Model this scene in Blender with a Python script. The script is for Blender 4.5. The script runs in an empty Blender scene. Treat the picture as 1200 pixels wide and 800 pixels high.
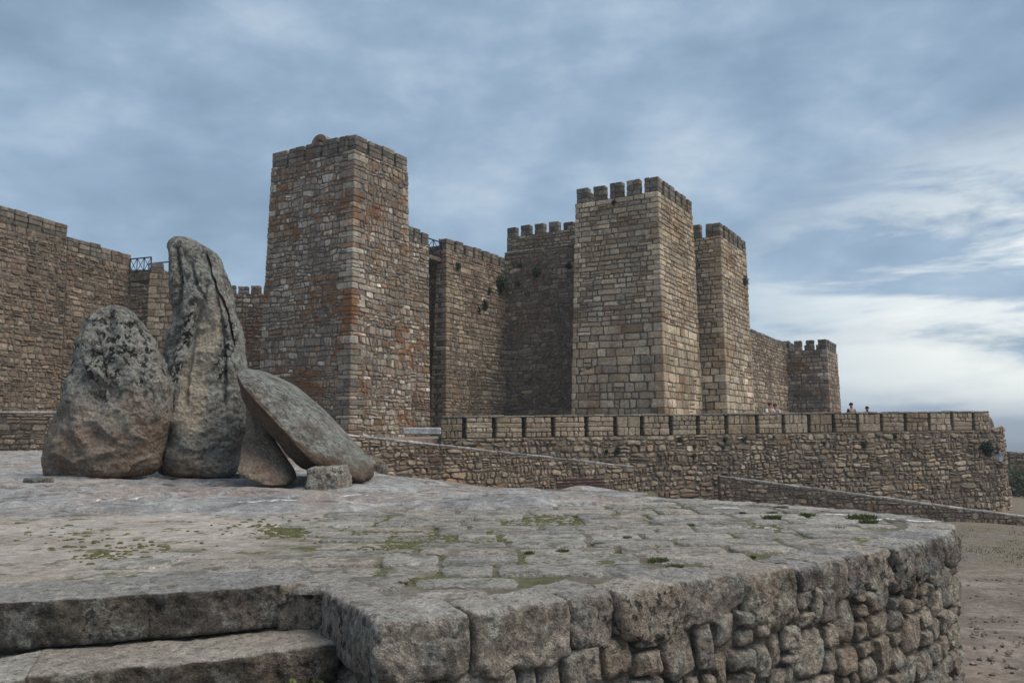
import bpy, math, random
import numpy as np
from mathutils import Vector, Matrix, noise

R = random.Random(7)
S = bpy.context.scene
COL = S.collection
F = 950.0                       # focal length in pixels of the 1200 px wide photograph
PITCH = math.atan(100 / F)
EYE = 1.0                       # eye height above the paved platform (z = 0)

# ------------------------------------------------------------------ camera
cam_d = bpy.data.cameras.new('camera'); cam = bpy.data.objects.new('camera', cam_d); COL.objects.link(cam)
cam_d.sensor_width = 36; cam_d.lens = 36 * F / 1200; cam_d.clip_start = .1; cam_d.clip_end = 20000
cam.location = (0, 0, EYE); cam.rotation_euler = (math.pi / 2 + PITCH, 0, 0)
S.camera = cam
S.view_settings.view_transform = 'Standard'; S.view_settings.look = 'None'
S.view_settings.exposure = 1.0; S.view_settings.gamma = 1
S.render.engine = 'CYCLES'

# ------------------------------------------------------------------ light
SUN_EL, SUN_AZ = math.radians(56), math.radians(110)      # azimuth clockwise from +Y
sd = bpy.data.lights.new('sun', 'SUN'); sd.energy = 1.5; sd.angle = math.radians(38); sd.color = (1, .93, .83)
sun = bpy.data.objects.new('sun', sd); COL.objects.link(sun)
tosun = Vector((math.sin(SUN_AZ) * math.cos(SUN_EL), math.cos(SUN_AZ) * math.cos(SUN_EL), math.sin(SUN_EL)))
sun.rotation_euler = tosun.to_track_quat('Z', 'Y').to_euler()

# ------------------------------------------------------------------ node helper
class NT:
    k = 1.7
    def __init__(s, tree): s.t = tree; s.n = tree.nodes; s.l = tree.links
    def add(s, typ, **kw):
        nd = s.n.new(typ)
        for k, v in kw.items():
            if k.startswith('i_'):
                key = k[2:]; key = int(key) if key.isdigit() else key.replace('_', ' ')
                s.put(nd.inputs[key], v)
            else: setattr(nd, k, v)
        return nd
    def put(s, sock, v):
        if isinstance(v, bpy.types.NodeSocket): s.l.new(v, sock)
        elif isinstance(v, bpy.types.Node): s.l.new(v.outputs[0], sock)
        else:
            if sock.type == 'RGBA' and hasattr(v, '__len__') and len(v) == 3: v = (*v, 1)
            sock.default_value = v
    def math(s, op, a, b=0.0, c=None, clamp=False):
        nd = s.n.new('ShaderNodeMath'); nd.operation = op; nd.use_clamp = clamp
        s.put(nd.inputs[0], a); s.put(nd.inputs[1], b)
        if c is not None: s.put(nd.inputs[2], c)
        return nd.outputs[0]
    def vmath(s, op, a, b=(0, 0, 0)):
        nd = s.n.new('ShaderNodeVectorMath'); nd.operation = op
        s.put(nd.inputs[0], a); s.put(nd.inputs[1], b)
        return nd.outputs[0]
    def mix(s, f, a, b, mode='MIX'):
        nd = s.n.new('ShaderNodeMix'); nd.data_type = 'RGBA'; nd.blend_type = mode
        s.put(nd.inputs[0], f); s.put(nd.inputs[6], a); s.put(nd.inputs[7], b)
        return nd.outputs[2]
    def ramp(s, f, stops):
        nd = s.n.new('ShaderNodeValToRGB'); e = nd.color_ramp.elements
        while len(e) < len(stops): e.new(.5)
        for el, (p, c) in zip(e, stops):
            el.position = p; el.color = (c, c, c, 1) if not hasattr(c, '__len__') else (*c, 1)
        s.put(nd.inputs[0], f); return nd.outputs[0]
    def noise(s, vec, scale, detail=5, rough=.55, dist=0.0):
        nd = s.n.new('ShaderNodeTexNoise'); s.put(nd.inputs['Vector'], vec)
        nd.inputs['Scale'].default_value = scale; nd.inputs['Detail'].default_value = detail
        nd.inputs['Roughness'].default_value = rough; nd.inputs['Distortion'].default_value = dist
        if s.k == 1: return nd.outputs[0]
        return s.math('MULTIPLY_ADD', s.math('SUBTRACT', nd.outputs[0], .5), s.k, .5, clamp=True)
    def vor(s, vec, scale, feature='F1', out=0, rnd=1.0):
        nd = s.n.new('ShaderNodeTexVoronoi'); nd.feature = feature; s.put(nd.inputs['Vector'], vec)
        nd.inputs['Scale'].default_value = scale; nd.inputs['Randomness'].default_value = rnd
        return nd.outputs[out]
    def scale(s, vec, xyz, off=(0, 0, 0)):
        nd = s.n.new('ShaderNodeMapping'); s.put(nd.inputs[0], vec)
        nd.inputs['Scale'].default_value = xyz; nd.inputs['Location'].default_value = off
        return nd.outputs[0]

# ------------------------------------------------------------------ sky
W = bpy.data.worlds.new('World'); S.world = W; W.use_nodes = True
w = NT(W.node_tree); w.n.clear(); w.k = 1
sky = w.add('ShaderNodeTexSky', sky_type='NISHITA', sun_disc=False)
sky.sun_elevation = SUN_EL; sky.sun_rotation = SUN_AZ
geo = w.add('ShaderNodeTexCoord').outputs['Generated']
sep = w.add('ShaderNodeSeparateXYZ'); w.put(sep.inputs[0], geo)
dx, dy, dz = sep.outputs
zc = w.math('MAXIMUM', dz, 0.0)
den = w.math('ADD', zc, .16)
comb = w.add('ShaderNodeCombineXYZ')
w.put(comb.inputs[0], w.math('DIVIDE', dx, den)); w.put(comb.inputs[1], w.math('DIVIDE', dy, den))
pl = comb.outputs[0]
big = w.noise(w.scale(pl, (.9, 1.0, 1), (3.1, 1.2, 0)), 1.0, 4, .5, .15)
mid = w.noise(w.scale(w.vmath('MULTIPLY', geo, (1, 1, 2.0)), (1, 1, 1), (7.3, 2.2, 0)), 6.5, 7, .56, .1)
cl = w.math('ADD', w.math('MULTIPLY', big, .5), w.math('MULTIPLY', mid, .5))
base = w.ramp(cl, [(.36, (.112, .158, .218)), (.44, (.134, .188, .252)), (.50, (.160, .218, .288)), (.56, (.200, .260, .325)), (.66, (.285, .330, .372))])
# towards the horizon the cover thins and pales
hz = w.math('POWER', w.math('SUBTRACT', 1.0, zc, clamp=True), 7.0)
base = w.mix(w.math('MULTIPLY', hz, .42), base, (.185, .262, .345))
# break in the cloud low on the right, streaked with brighter cloud
br = w.n.new('ShaderNodeVectorMath'); br.operation = 'DOT_PRODUCT'
w.put(br.inputs[0], w.vmath('NORMALIZE', w.vmath('MULTIPLY', geo, (1, 1, 2.1))))
br.inputs[1].default_value = Vector((.585, .80, .25)).normalized()
gap = w.ramp(br.outputs['Value'], [(.925, 0.0), (.965, .6), (.99, 1.0)])
st = w.noise(w.scale(geo, (2.4, 2.4, 11), (1.9, .3, .25)), 1.5, 7, .58, .25)
streak = w.ramp(st, [(.40, 0.0), (.50, .75), (.60, 1.0)])
hi = w.math('MULTIPLY', gap, streak)
base = w.mix(w.math('MULTIPLY', hi, .85), base, (.56, .565, .53))
full = w.mix(.93, w.mix(1.0, sky.outputs[0], (1, 1, 1), 'MULTIPLY'), w.vmath('MULTIPLY', base, (10.0, 10.0, 10.0)))
bg = w.add('ShaderNodeBackground'); bg.inputs['Strength'].default_value = .1; w.put(bg.inputs[0], full)
wo = w.add('ShaderNodeOutputWorld'); w.put(wo.inputs[0], bg)

# ------------------------------------------------------------------ pixel helpers
CP, SP = math.cos(PITCH), math.sin(PITCH)
def at(px, py, Y):
    v = (400 - py) / F; h = (px - 600) / F
    k = Y / (CP - v * SP)
    return Vector((h * k, Y, EYE + (SP + v * CP) * k))
def flat(px, py, z=0.0):
    v = (400 - py) / F; h = (px - 600) / F
    k = (z - EYE) / (SP + v * CP)
    return Vector((h * k, (CP - v * SP) * k, z))
def proj(p):
    x, y, z = p[0], p[1], p[2] - EYE
    f = y * CP + z * SP; u = -y * SP + z * CP
    if f < .1: return (-9999, -9999)
    return (600 + F * x / f, 400 - F * u / f)
def plan(px, Y): p = at(px, 500, Y); return Vector((p.x, Y, 0))

# ------------------------------------------------------------------ object helpers
def tag(o, label=None, cat=None, group=None, kind=None):
    for k, v in (('label', label), ('category', cat), ('group', group), ('kind', kind)):
        if v: o[k] = v
    return o
def empty(name, loc=(0, 0, 0), **kw):
    o = bpy.data.objects.new(name, None); COL.objects.link(o); o.location = loc
    o.empty_display_size = .3
    return tag(o, **kw)
def mesh_obj(name, verts, faces, mat, parent=None, smooth=False, tint=None, origin=None, **kw):
    me = bpy.data.meshes.new(name)
    if origin is None and parent is not None: origin = parent.location
    if origin is not None:
        ox, oy, oz = origin
        verts = [(v[0] - ox, v[1] - oy, v[2] - oz) for v in verts]
    me.from_pydata(verts, [], faces)
    me.materials.append(mat)
    if smooth: me.polygons.foreach_set('use_smooth', [True] * len(me.polygons))
    if tint is not None:
        a = me.color_attributes.new('tint', 'FLOAT_COLOR', 'POINT')
        n = len(verts)
        if not hasattr(tint, 'shape'):
            tint = np.tile(np.array([*tint, 1.0], np.float32), (n, 1))
        a.data.foreach_set('color', tint.astype(np.float32).ravel())
    me.update()
    o = bpy.data.objects.new(name, me); COL.objects.link(o)
    if parent is not None: o.parent = parent
    elif origin is not None: o.location = origin
    return tag(o, **kw)

# ------------------------------------------------------------------ materials
def new_mat(name):
    m = bpy.data.materials.new(name); m.use_nodes = True
    t = NT(m.node_tree); t.n.clear()
    b = t.add('ShaderNodeBsdfPrincipled'); b.inputs['Roughness'].default_value = .92
    b.inputs['Specular IOR Level'].default_value = .25
    o = t.add('ShaderNodeOutputMaterial'); t.put(o.inputs[0], b)
    pos = t.add('ShaderNodeNewGeometry').outputs['Position']
    return m, t, b, pos
def bump(t, b, h, dist, strength=1.0):
    bp = t.add('ShaderNodeBump'); bp.inputs['Strength'].default_value = strength; bp.inputs['Distance'].default_value = dist
    t.put(bp.inputs['Height'], h); t.put(b.inputs['Normal'], bp)
def plain(name, col, rough=.8, metal=0.0, vary=.25, sc=8):
    m, t, b, pos = new_mat(name)
    n = t.noise(pos, sc, 4)
    t.put(b.inputs['Base Color'], t.mix(1.0, col, t.ramp(n, [(.3, 1 - vary), (.7, 1 + vary)]), 'MULTIPLY'))
    b.inputs['Roughness'].default_value = rough; b.inputs['Metallic'].default_value = metal
    return m

def masonry_mat(name, rust=.5, dark=.5, gain=1.0, rust_col=(.20, .085, .032), warm=(1, 1, 1)):
    """cut and rubble stone: own tint per stone, grain, rust-coloured lichen patches, dark weathering near wall tops"""
    m, t, b, pos = new_mat(name)
    tint = t.add('ShaderNodeAttribute', attribute_name='tint').outputs['Color']
    fine = t.noise(pos, 7.0, 8, .7)
    col = t.mix(1.0, tint, t.ramp(fine, [(.15, .5), (.5, 1.0), (.85, 1.55)]), 'MULTIPLY')
    # weathering: grey-black crust in streaks and blotches
    w1 = t.noise(t.scale(pos, (1, 1, .35)), .9, 7, .62)
    w2 = t.noise(pos, 3.2, 5, .65)
    wf = t.ramp(t.math('ADD', t.math('MULTIPLY', w1, .7), t.math('MULTIPLY', w2, .3)), [(.47, 0.0), (.72, dark)])
    col = t.mix(wf, col, (.072, .062, .052))
    # rust-coloured patches
    r1 = t.noise(pos, .42, 4, .55, .4); r2 = t.noise(pos, 2.6, 5, .6)
    rf = t.ramp(t.math('ADD', t.math('MULTIPLY', r1, .65), t.math('MULTIPLY', r2, .35)), [(.54, 0.0), (.66, rust)])
    col = t.mix(rf, col, rust_col)
    # pale lichen flecks
    lf = t.ramp(t.noise(pos, 5.5, 6, .75), [(.66, 0.0), (.78, .4)])
    col = t.mix(lf, col, (.36, .36, .32))
    col = t.mix(1.0, col, (gain * warm[0], gain * warm[1], gain * warm[2]), 'MULTIPLY')
    t.put(b.inputs['Base Color'], col)
    bump(t, b, t.noise(pos, 11, 7, .7), .05, .9)
    return m
M_T = masonry_mat('tower_stone', .88, .55, 1.13, (.22, .088, .030))
M_T2 = masonry_mat('ashlar_stone', .50, .30, 1.28, (.19, .105, .05), (1.04, .98, .90))
M_W = masonry_mat('rubble_stone', .30, .45, 1.08, (.18, .095, .048), (1.04, .98, .90))

m, t, b, pos = new_mat('mortar'); M_MORTAR = m
n = t.noise(pos, 4, 7, .65)
t.put(b.inputs['Base Color'], t.ramp(n, [(.25, (.075, .060, .046)), (.5, (.16, .13, .10)), (.8, (.29, .245, .20))]))
bump(t, b, t.noise(pos, 14, 6, .7), .04)

m, t, b, pos = new_mat('earth_mortar'); M_EARTH = m
t.put(b.inputs['Base Color'], t.ramp(t.noise(pos, 6, 8, .65), [(.2, (.09, .075, .06)), (.5, (.19, .16, .13)), (.8, (.32, .28, .235))]))
bump(t, b, t.noise(pos, 20, 6, .65), .06)

def granite_mat(name, c_lo, c_hi, black=.5, pale=.4, worn=0.0, warm=.0, spots=1.0, mossy=0.0):
    m, t, b, pos = new_mat(name)
    n1 = t.noise(pos, 2.2, 8, .62); n2 = t.noise(pos, 22, 6, .62); n3 = t.noise(pos, 95, 3, .6)
    col = t.mix(t.ramp(n1, [(.3, 0.0), (.7, 1.0)]), c_lo, c_hi)
    wf = t.ramp(t.noise(pos, 1.3, 5, .6), [(.45, 0.0), (.62, warm)])
    col = t.mix(wf, col, (.26, .19, .135))
    # pale grey-green lichen crust
    lf = t.ramp(t.noise(pos, 6.5 * spots, 7, .62, .3), [(.52, 0.0), (.66, pale)])
    col = t.mix(lf, col, (.43, .445, .41))
    # black crust: blotches made of specks
    zone = t.ramp(t.noise(pos, 1.1, 4, .6), [(.38, .35), (.62, 1.0)])
    bf = t.ramp(t.noise(pos, 13 * spots, 7, .66, .2), [(.55, 0.0), (.64, 1.0)])
    col = t.mix(t.math('MULTIPLY', t.math('MULTIPLY', bf, zone), black), col, (.022, .022, .022))
    col = t.mix(1.0, col, t.ramp(n2, [(.15, .45), (.85, 1.65)]), 'MULTIPLY')
    col = t.mix(1.0, col, t.ramp(n3, [(.15, .6), (.85, 1.45)]), 'MULTIPLY')
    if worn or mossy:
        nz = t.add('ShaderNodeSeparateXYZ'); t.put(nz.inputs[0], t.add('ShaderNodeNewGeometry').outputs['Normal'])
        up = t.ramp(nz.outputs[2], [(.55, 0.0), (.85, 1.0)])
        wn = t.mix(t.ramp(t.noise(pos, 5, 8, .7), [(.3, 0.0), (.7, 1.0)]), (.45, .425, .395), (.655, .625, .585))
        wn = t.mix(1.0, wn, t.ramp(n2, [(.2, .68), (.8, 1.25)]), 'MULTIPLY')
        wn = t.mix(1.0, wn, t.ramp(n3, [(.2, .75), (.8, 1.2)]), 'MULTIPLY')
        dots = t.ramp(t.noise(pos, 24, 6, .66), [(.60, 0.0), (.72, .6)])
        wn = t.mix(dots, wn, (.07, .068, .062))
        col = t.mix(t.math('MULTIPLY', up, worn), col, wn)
        if mossy:
            mf = t.math('MULTIPLY', t.ramp(t.noise(pos, 3.1, 6, .7), [(.53, 0.0), (.63, mossy)]), up)
            col = t.mix(mf, col, (.075, .080, .028))
    rnd = t.add('ShaderNodeObjectInfo').outputs['Random']
    col = t.mix(1.0, col, t.ramp(rnd, [(0.0, (.78, .78, .80)), (.25, (1.12, 1.04, .96)), (.5, (.88, .87, .84)), (.75, (1.2, 1.18, 1.12)), (1.0, (1.05, .96, .86))]), 'MULTIPLY')
    t.put(b.inputs['Base Color'], col)
    h = t.math('ADD', t.math('MULTIPLY', t.noise(pos, 9, 9, .72), 1.0), t.math('MULTIPLY', n2, .45))
    bump(t, b, h, .09, 1.0)
    return m
M_CAP = granite_mat('cap_granite', (.20, .18, .158), (.42, .375, .33), .85, .75, .92, .35)
M_RUB = granite_mat('rubble_granite', (.26, .225, .19), (.48, .425, .365), .6, .7, .0, .4)
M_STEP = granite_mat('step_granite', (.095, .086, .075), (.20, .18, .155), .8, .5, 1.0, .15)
M_FLAG = granite_mat('flag_granite', (.39, .365, .33), (.60, .56, .515), .35, .4, .75, .35, mossy=.45)
M_BOULD = granite_mat('boulder_granite', (.13, .125, .112), (.23, .222, .20), .6, .55, 0, .55, .55)

def boulder_mat(name, tan_box=None, warm_below=None, black_above=None, green=.5, blackness=.8, top_pale=False):
    m, t, b, pos = new_mat(name)
    sp = t.add('ShaderNodeSeparateXYZ'); t.put(sp.inputs[0], pos)
    X, Y_, Z = sp.outputs
    n1 = t.noise(pos, 1.6, 8, .65); n2 = t.noise(pos, 18, 8, .75)
    col = t.mix(t.ramp(n1, [(.32, 0.0), (.68, 1.0)]), (.22, .20, .172), (.40, .365, .32))
    warp = t.math('MULTIPLY', t.math('SUBTRACT', t.noise(pos, 1.1, 6, .6), .5), 1.6)
    if warm_below is not None:
        f = t.ramp(t.math('SUBTRACT', warm_below + .5, t.math('ADD', Z, warp)), [(.0, 0.0), (1.0, 1.0)])
        wc = t.mix(t.ramp(t.noise(pos, 3, 7, .65), [(.35, 0.0), (.65, 1.0)]), (.32, .19, .12), (.46, .35, .255))
        col = t.mix(t.math('MULTIPLY', f, .68), col, wc)
        nolich = f
    else: nolich = t.math('MULTIPLY', 0.0, 0.0)
    keep = t.math('SUBTRACT', 1.0, t.math('MULTIPLY', nolich, .8))
    lf = t.ramp(t.math('ADD', t.math('MULTIPLY', t.noise(pos, 2.2, 5, .6), .5), t.math('MULTIPLY', t.noise(pos, 14, 6, .62, .3), .5)), [(.44, 0.0), (.56, 1.0)])
    col = t.mix(t.math('MULTIPLY', t.math('MULTIPLY', lf, keep), green), col, (.47, .49, .43))
    bz = t.noise(pos, .9, 4, .6)
    if black_above is not None:
        bz = t.math('ADD', bz, t.math('MULTIPLY', t.math('SUBTRACT', Z, black_above), .07))
    zone = t.ramp(t.math('ADD', bz, t.math('MULTIPLY', t.math('SUBTRACT', t.noise(pos, 3.0, 5, .6), .5), .5)), [(.36, .08), (.58, 1.0)])
    bf = t.ramp(t.noise(t.scale(pos, (1, 1, .8)), 10, 8, .68), [(.51, 0.0), (.57, 1.0)])
    bf = t.math('MULTIPLY', t.math('MULTIPLY', bf, zone), keep)
    if tan_box is not None:
        x0, x1, z0, z1, lean = tan_box
        xs = t.math('ADD', X, t.math('MULTIPLY', t.math('SUBTRACT', Z, z0), lean))
        wx = t.math('MULTIPLY', t.math('SUBTRACT', t.noise(pos, 2.3, 6, .65), .5), .16)
        d = t.math('ABSOLUTE', t.math('SUBTRACT', t.math('ADD', xs, wx), (x0 + x1) / 2))
        fx = t.ramp(t.math('DIVIDE', d, (x1 - x0)), [(.38, 1.0), (.56, 0.0)])
        zz = t.math('ADD', Z, wx)
        fz = t.math('MULTIPLY', t.math('GREATER_THAN', zz, z0), t.ramp(t.math('DIVIDE', t.math('SUBTRACT', z1, zz), (z1 - z0)), [(0.0, 0.0), (.35, 1.0)]))
        tf = t.math('MULTIPLY', fx, fz)
        edge = t.math('MULTIPLY', t.ramp(t.math('DIVIDE', d, (x1 - x0)), [(.48, 0.0), (.62, 1.0), (1.25, .25), (1.5, 0.0)]), fz)
        bf = t.math('MULTIPLY', bf, t.math('ADD', .55, edge))
        bf = t.math('MULTIPLY', bf, t.math('SUBTRACT', 1.0, t.math('MULTIPLY', tf, .92)))
        col = t.mix(t.math('MULTIPLY', tf, .95), col, t.mix(n2, (.42, .355, .27), (.58, .505, .40)))
    col = t.mix(t.math('MULTIPLY', bf, blackness), col, (.024, .026, .026))
    col = t.mix(1.0, col, t.ramp(n2, [(.15, .5), (.85, 1.6)]), 'MULTIPLY')
    col = t.mix(1.0, col, t.ramp(t.noise(pos, 70, 3, .7), [(.3, .8), (.7, 1.22)]), 'MULTIPLY')
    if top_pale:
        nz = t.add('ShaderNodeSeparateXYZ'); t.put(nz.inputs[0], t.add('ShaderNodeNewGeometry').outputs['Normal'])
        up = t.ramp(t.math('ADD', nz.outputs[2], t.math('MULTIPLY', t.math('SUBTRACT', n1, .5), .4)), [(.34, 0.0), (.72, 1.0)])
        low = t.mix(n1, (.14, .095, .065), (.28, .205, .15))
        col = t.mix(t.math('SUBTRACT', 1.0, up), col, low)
    t.put(b.inputs['Base Color'], col)
    h = t.math('ADD', t.math('ADD', t.noise(pos, 5, 10, .7), t.math('MULTIPLY', n2, .6)), t.math('MULTIPLY', t.vor(pos, 14), .5))
    bump(t, b, h, .14, 1.0)
    return m

# ground materials
def ground_mat(name, kind):
    m, t, b, pos = new_mat(name)
    n1 = t.noise(pos, .8, 7, .6); n2 = t.noise(pos, 9, 8, .7); n3 = t.noise(pos, 60, 4, .7)
    if kind == 'dirt':
        col = t.mix(t.ramp(n1, [(.35, 0.0), (.65, 1.0)]), (.32, .275, .23), (.46, .40, .345))
        mo = t.noise(t.scale(pos, (1, 1.0, 1)), 2.6, 8, .72)
        sp = t.add('ShaderNodeSeparateXYZ'); t.put(sp.inputs[0], pos)
        mf = t.ramp(mo, [(.58, 0.0), (.68, .85)])
        col = t.mix(mf, col, (.10, .10, .038))
        sx_ = t.math('ADD', sp.outputs[0], t.math('MULTIPLY', t.math('SUBTRACT', t.noise(pos, 1.4, 4, .6), .5), 2.0))
        soil = t.mix(t.ramp(t.noise(pos, 1.7, 6, .65), [(.42, 0.0), (.58, 1.0)]), (.13, .11, .085), (.095, .095, .036))
        col = t.mix(t.ramp(t.math('MULTIPLY_ADD', sx_, .25, 1.0), [(.45, 0.0), (.62, .85)]), col, soil)
        vf = t.ramp(t.noise(pos, 1.0, 5, .6, .3), [(.55, 0.0), (.75, .45)])
        col = t.mix(vf, col, (.44, .42, .40))
    elif kind == 'ground':
        col = t.mix(t.ramp(n1, [(.35, 0.0), (.65, 1.0)]), (.17, .136, .112), (.285, .23, .19))
        sp = t.add('ShaderNodeSeparateXYZ'); t.put(sp.inputs[0], pos)
        gz = t.math('MULTIPLY', t.ramp(t.math('MULTIPLY', sp.outputs[1], .02), [(.33, .0), (.42, .32)]), 1.0)
        gz2 = t.ramp(t.math('MULTIPLY', t.math('ADD', sp.outputs[0], 20), .02), [(.4, 0.0), (.5, 1.0)])
        gz = t.math('MULTIPLY', gz, gz2)
        g = t.ramp(t.math('ADD', t.math('ADD', n1, gz), t.math('MULTIPLY', n2, .25)), [(.86, 0.0), (1.0, .6)])
        col = t.mix(g, col, t.mix(n2, (.070, .068, .034), (.14, .13, .068)))
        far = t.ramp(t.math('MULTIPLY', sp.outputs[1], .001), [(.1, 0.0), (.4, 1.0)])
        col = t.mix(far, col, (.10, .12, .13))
    else:   # rock
        col = t.mix(t.ramp(n1, [(.3, 0.0), (.7, 1.0)]), (.27, .26, .252), (.46, .44, .42))
        wf = t.ramp(t.noise(pos, .55, 6, .6, .5), [(.48, 0.0), (.62, .65)])
        col = t.mix(wf, col, (.37, .29, .24))
        st = t.noise(t.scale(pos, (.6, 2.2, 1)), 3.0, 9, .75, .8)
        col = t.mix(t.ramp(st, [(.56, 0.0), (.66, .75)]), col, (.12, .11, .10))
        pf = t.ramp(t.noise(pos, 4.0, 8, .75), [(.55, 0.0), (.66, .5)])
        col = t.mix(pf, col, (.56, .55, .53))
    col = t.mix(1.0, col, t.ramp(n2, [(.15, .6), (.85, 1.45)]), 'MULTIPLY')
    col = t.mix(1.0, col, t.ramp(n3, [(.3, .82), (.7, 1.2)]), 'MULTIPLY')
    t.put(b.inputs['Base Color'], col)
    bump(t, b, t.math('ADD', t.noise(pos, 3, 10, .7), t.math('MULTIPLY', n3, .12)), .07 if kind != 'rock' else .12, .9)
    return m
M_DIRT = ground_mat('dirt', 'dirt'); M_GROUND = ground_mat('ground', 'ground'); M_ROCK = ground_mat('rock', 'rock')

M_METAL = plain('dark_metal', (.03, .03, .035), .5, .6)
M_GLASS = plain('frosted_glass', (.45, .47, .48), .3)
M_WOODB = plain('bench_wood', (.06, .028, .025), .6)
m, t, b, pos = new_mat('white_mineral'); M_VEIN = m
t.put(b.inputs['Base Color'], (.66, .66, .65)); t.put(b.inputs['Alpha'], t.ramp(t.noise(pos, 13, 6, .65), [(.30, 0.0), (.62, .95)]))
def leaf_mat(name, lo, hi):
    m, t, b, pos = new_mat(name)
    t.put(b.inputs['Base Color'], t.mix(t.noise(pos, 13, 4, .6), lo, hi)); b.inputs['Roughness'].default_value = .7
    return m
M_LEAF = leaf_mat('dark_leaf', (.012, .018, .008), (.045, .060, .022))
M_GRASS = leaf_mat('grass_blade', (.065, .080, .026), (.15, .17, .065))
M_MOSS = leaf_mat('moss', (.055, .055, .020), (.125, .120, .045))

# ------------------------------------------------------------------ masonry
PAL_T = [((.300, .250, .195), 6), ((.40, .345, .28), 2.4), ((.25, .19, .14), 4), ((.25, .155, .09), 2), ((.19, .16, .13), 1.6), ((.47, .42, .36), 1.1)]
PAL_A = [((.345, .290, .222), 7), ((.40, .345, .275), 4), ((.30, .24, .175), 3), ((.30, .27, .225), 2.0), ((.23, .175, .125), 1)]
PAL_W = [((.30, .25, .195), 6), ((.37, .32, .26), 3), ((.24, .19, .145), 4), ((.19, .16, .13), 2), ((.28, .195, .135), 1.5)]
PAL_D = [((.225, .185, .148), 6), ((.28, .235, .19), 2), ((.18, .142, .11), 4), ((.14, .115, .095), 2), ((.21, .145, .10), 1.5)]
PAL_M = [((.17, .155, .135), 5), ((.23, .21, .185), 2), ((.13, .115, .10), 4)]
def pick(pal):
    c = R.choices([p[0] for p in pal], [p[1] for p in pal])[0]
    g = R.lognormvariate(0, .17)
    return tuple(x * g * R.uniform(.97, 1.03) for x in c)

def rough_box(o, ax, ay, az, bev=.03, jit=.01, uneven=0.0):
    """chamfered box: corner o, edge vectors ax ay az -> verts, faces (44 triangles)"""
    o, ax, ay, az = Vector(o), Vector(ax), Vector(ay), Vector(az)
    L = (ax.length, ay.length, az.length)
    bx, by, bz = (min(.33, bev / max(l, 1e-4)) for l in L)
    vs = []; idx = {}
    for i in (0, 1):
        for j in (0, 1):
            for k in (0, 1):
                un = [R.uniform(-uneven, uneven) for _ in range(3)]
                for a in range(3):
                    f = [i, j, k]
                    bb = (bx, by, bz)
                    for c in range(3):
                        if c != a: f[c] = bb[c] if f[c] == 0 else 1 - bb[c]
                    p = o + ax * (f[0] + un[0]) + ay * (f[1] + un[1]) + az * (f[2] + un[2])
                    p += Vector((R.uniform(-jit, jit), R.uniform(-jit, jit), R.uniform(-jit, jit)))
                    idx[(i, j, k, a)] = len(vs); vs.append(p)
    fs = []
    for a in range(3):
        b_, c_ = (a + 1) % 3, (a + 2) % 3
        for s in (0, 1):
            q = []
            for (m_, n_) in ((0, 0), (1, 0), (1, 1), (0, 1)):
                key = [0, 0, 0]; key[a] = s; key[b_] = m_; key[c_] = n_
                q.append(idx[(*key, a)])
            fs.append(q if s else q[::-1])
    for a in range(3):                     # edge chamfers along axis a
        b_, c_ = (a + 1) % 3, (a + 2) % 3
        for m_ in (0, 1):
            for n_ in (0, 1):
                k0 = [0, 0, 0]; k0[b_] = m_; k0[c_] = n_; k1 = list(k0); k1[a] = 1
                q = [idx[(*k0, b_)], idx[(*k1, b_)], idx[(*k1, c_)], idx[(*k0, c_)]]
                fs.append(q if (m_ ^ n_) else q[::-1])
    for i in (0, 1):
        for j in (0, 1):
            for k in (0, 1):
                q = [idx[(i, j, k, 0)], idx[(i, j, k, 1)], idx[(i, j, k, 2)]]
                fs.append(q if (i + j + k) % 2 == 0 else q[::-1])
    return vs, fs

BOULDER_PX = {
 'A': [(57,558),(59,532),(72,473),(82,430),(95,387),(108,364),(129,357),(150,359),(168,379),(185,409),(199,443),(201,481),(193,515),(181,552),(146,558),(90,560)],
 'B': [(194,285),(204,277),(223,278),(252,298),(265,324),(274,362),(284,421),(291,472),(291,507),(281,548),(268,556),(244,556),(210,556),(182,552),(182,500),(187,451),(195,405),(208,373),(197,328)],
 'C': [(284,434),(295,430),(337,451),(380,487),(410,515),(437,549),(435,564),(410,570),(401,545),(359,553),(338,532),(316,498),(291,468)]}
def inpoly(x, y, poly):
    c = False; n = len(poly)
    for i in range(n):
        x1, y1 = poly[i]; x2, y2 = poly[i - 1]
        if (y1 > y) != (y2 > y) and x < (x2 - x1) * (y - y1) / (y2 - y1) + x1: c = not c
    return c
def hidden(px, py, far=True):
    if not (0 < px < 1200 and 0 < py < 800): return True
    if far and (any(inpoly(px, py, q) for q in BOULDER_PX.values()) or (px > 515 and py > 486)): return True
    return False

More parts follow.
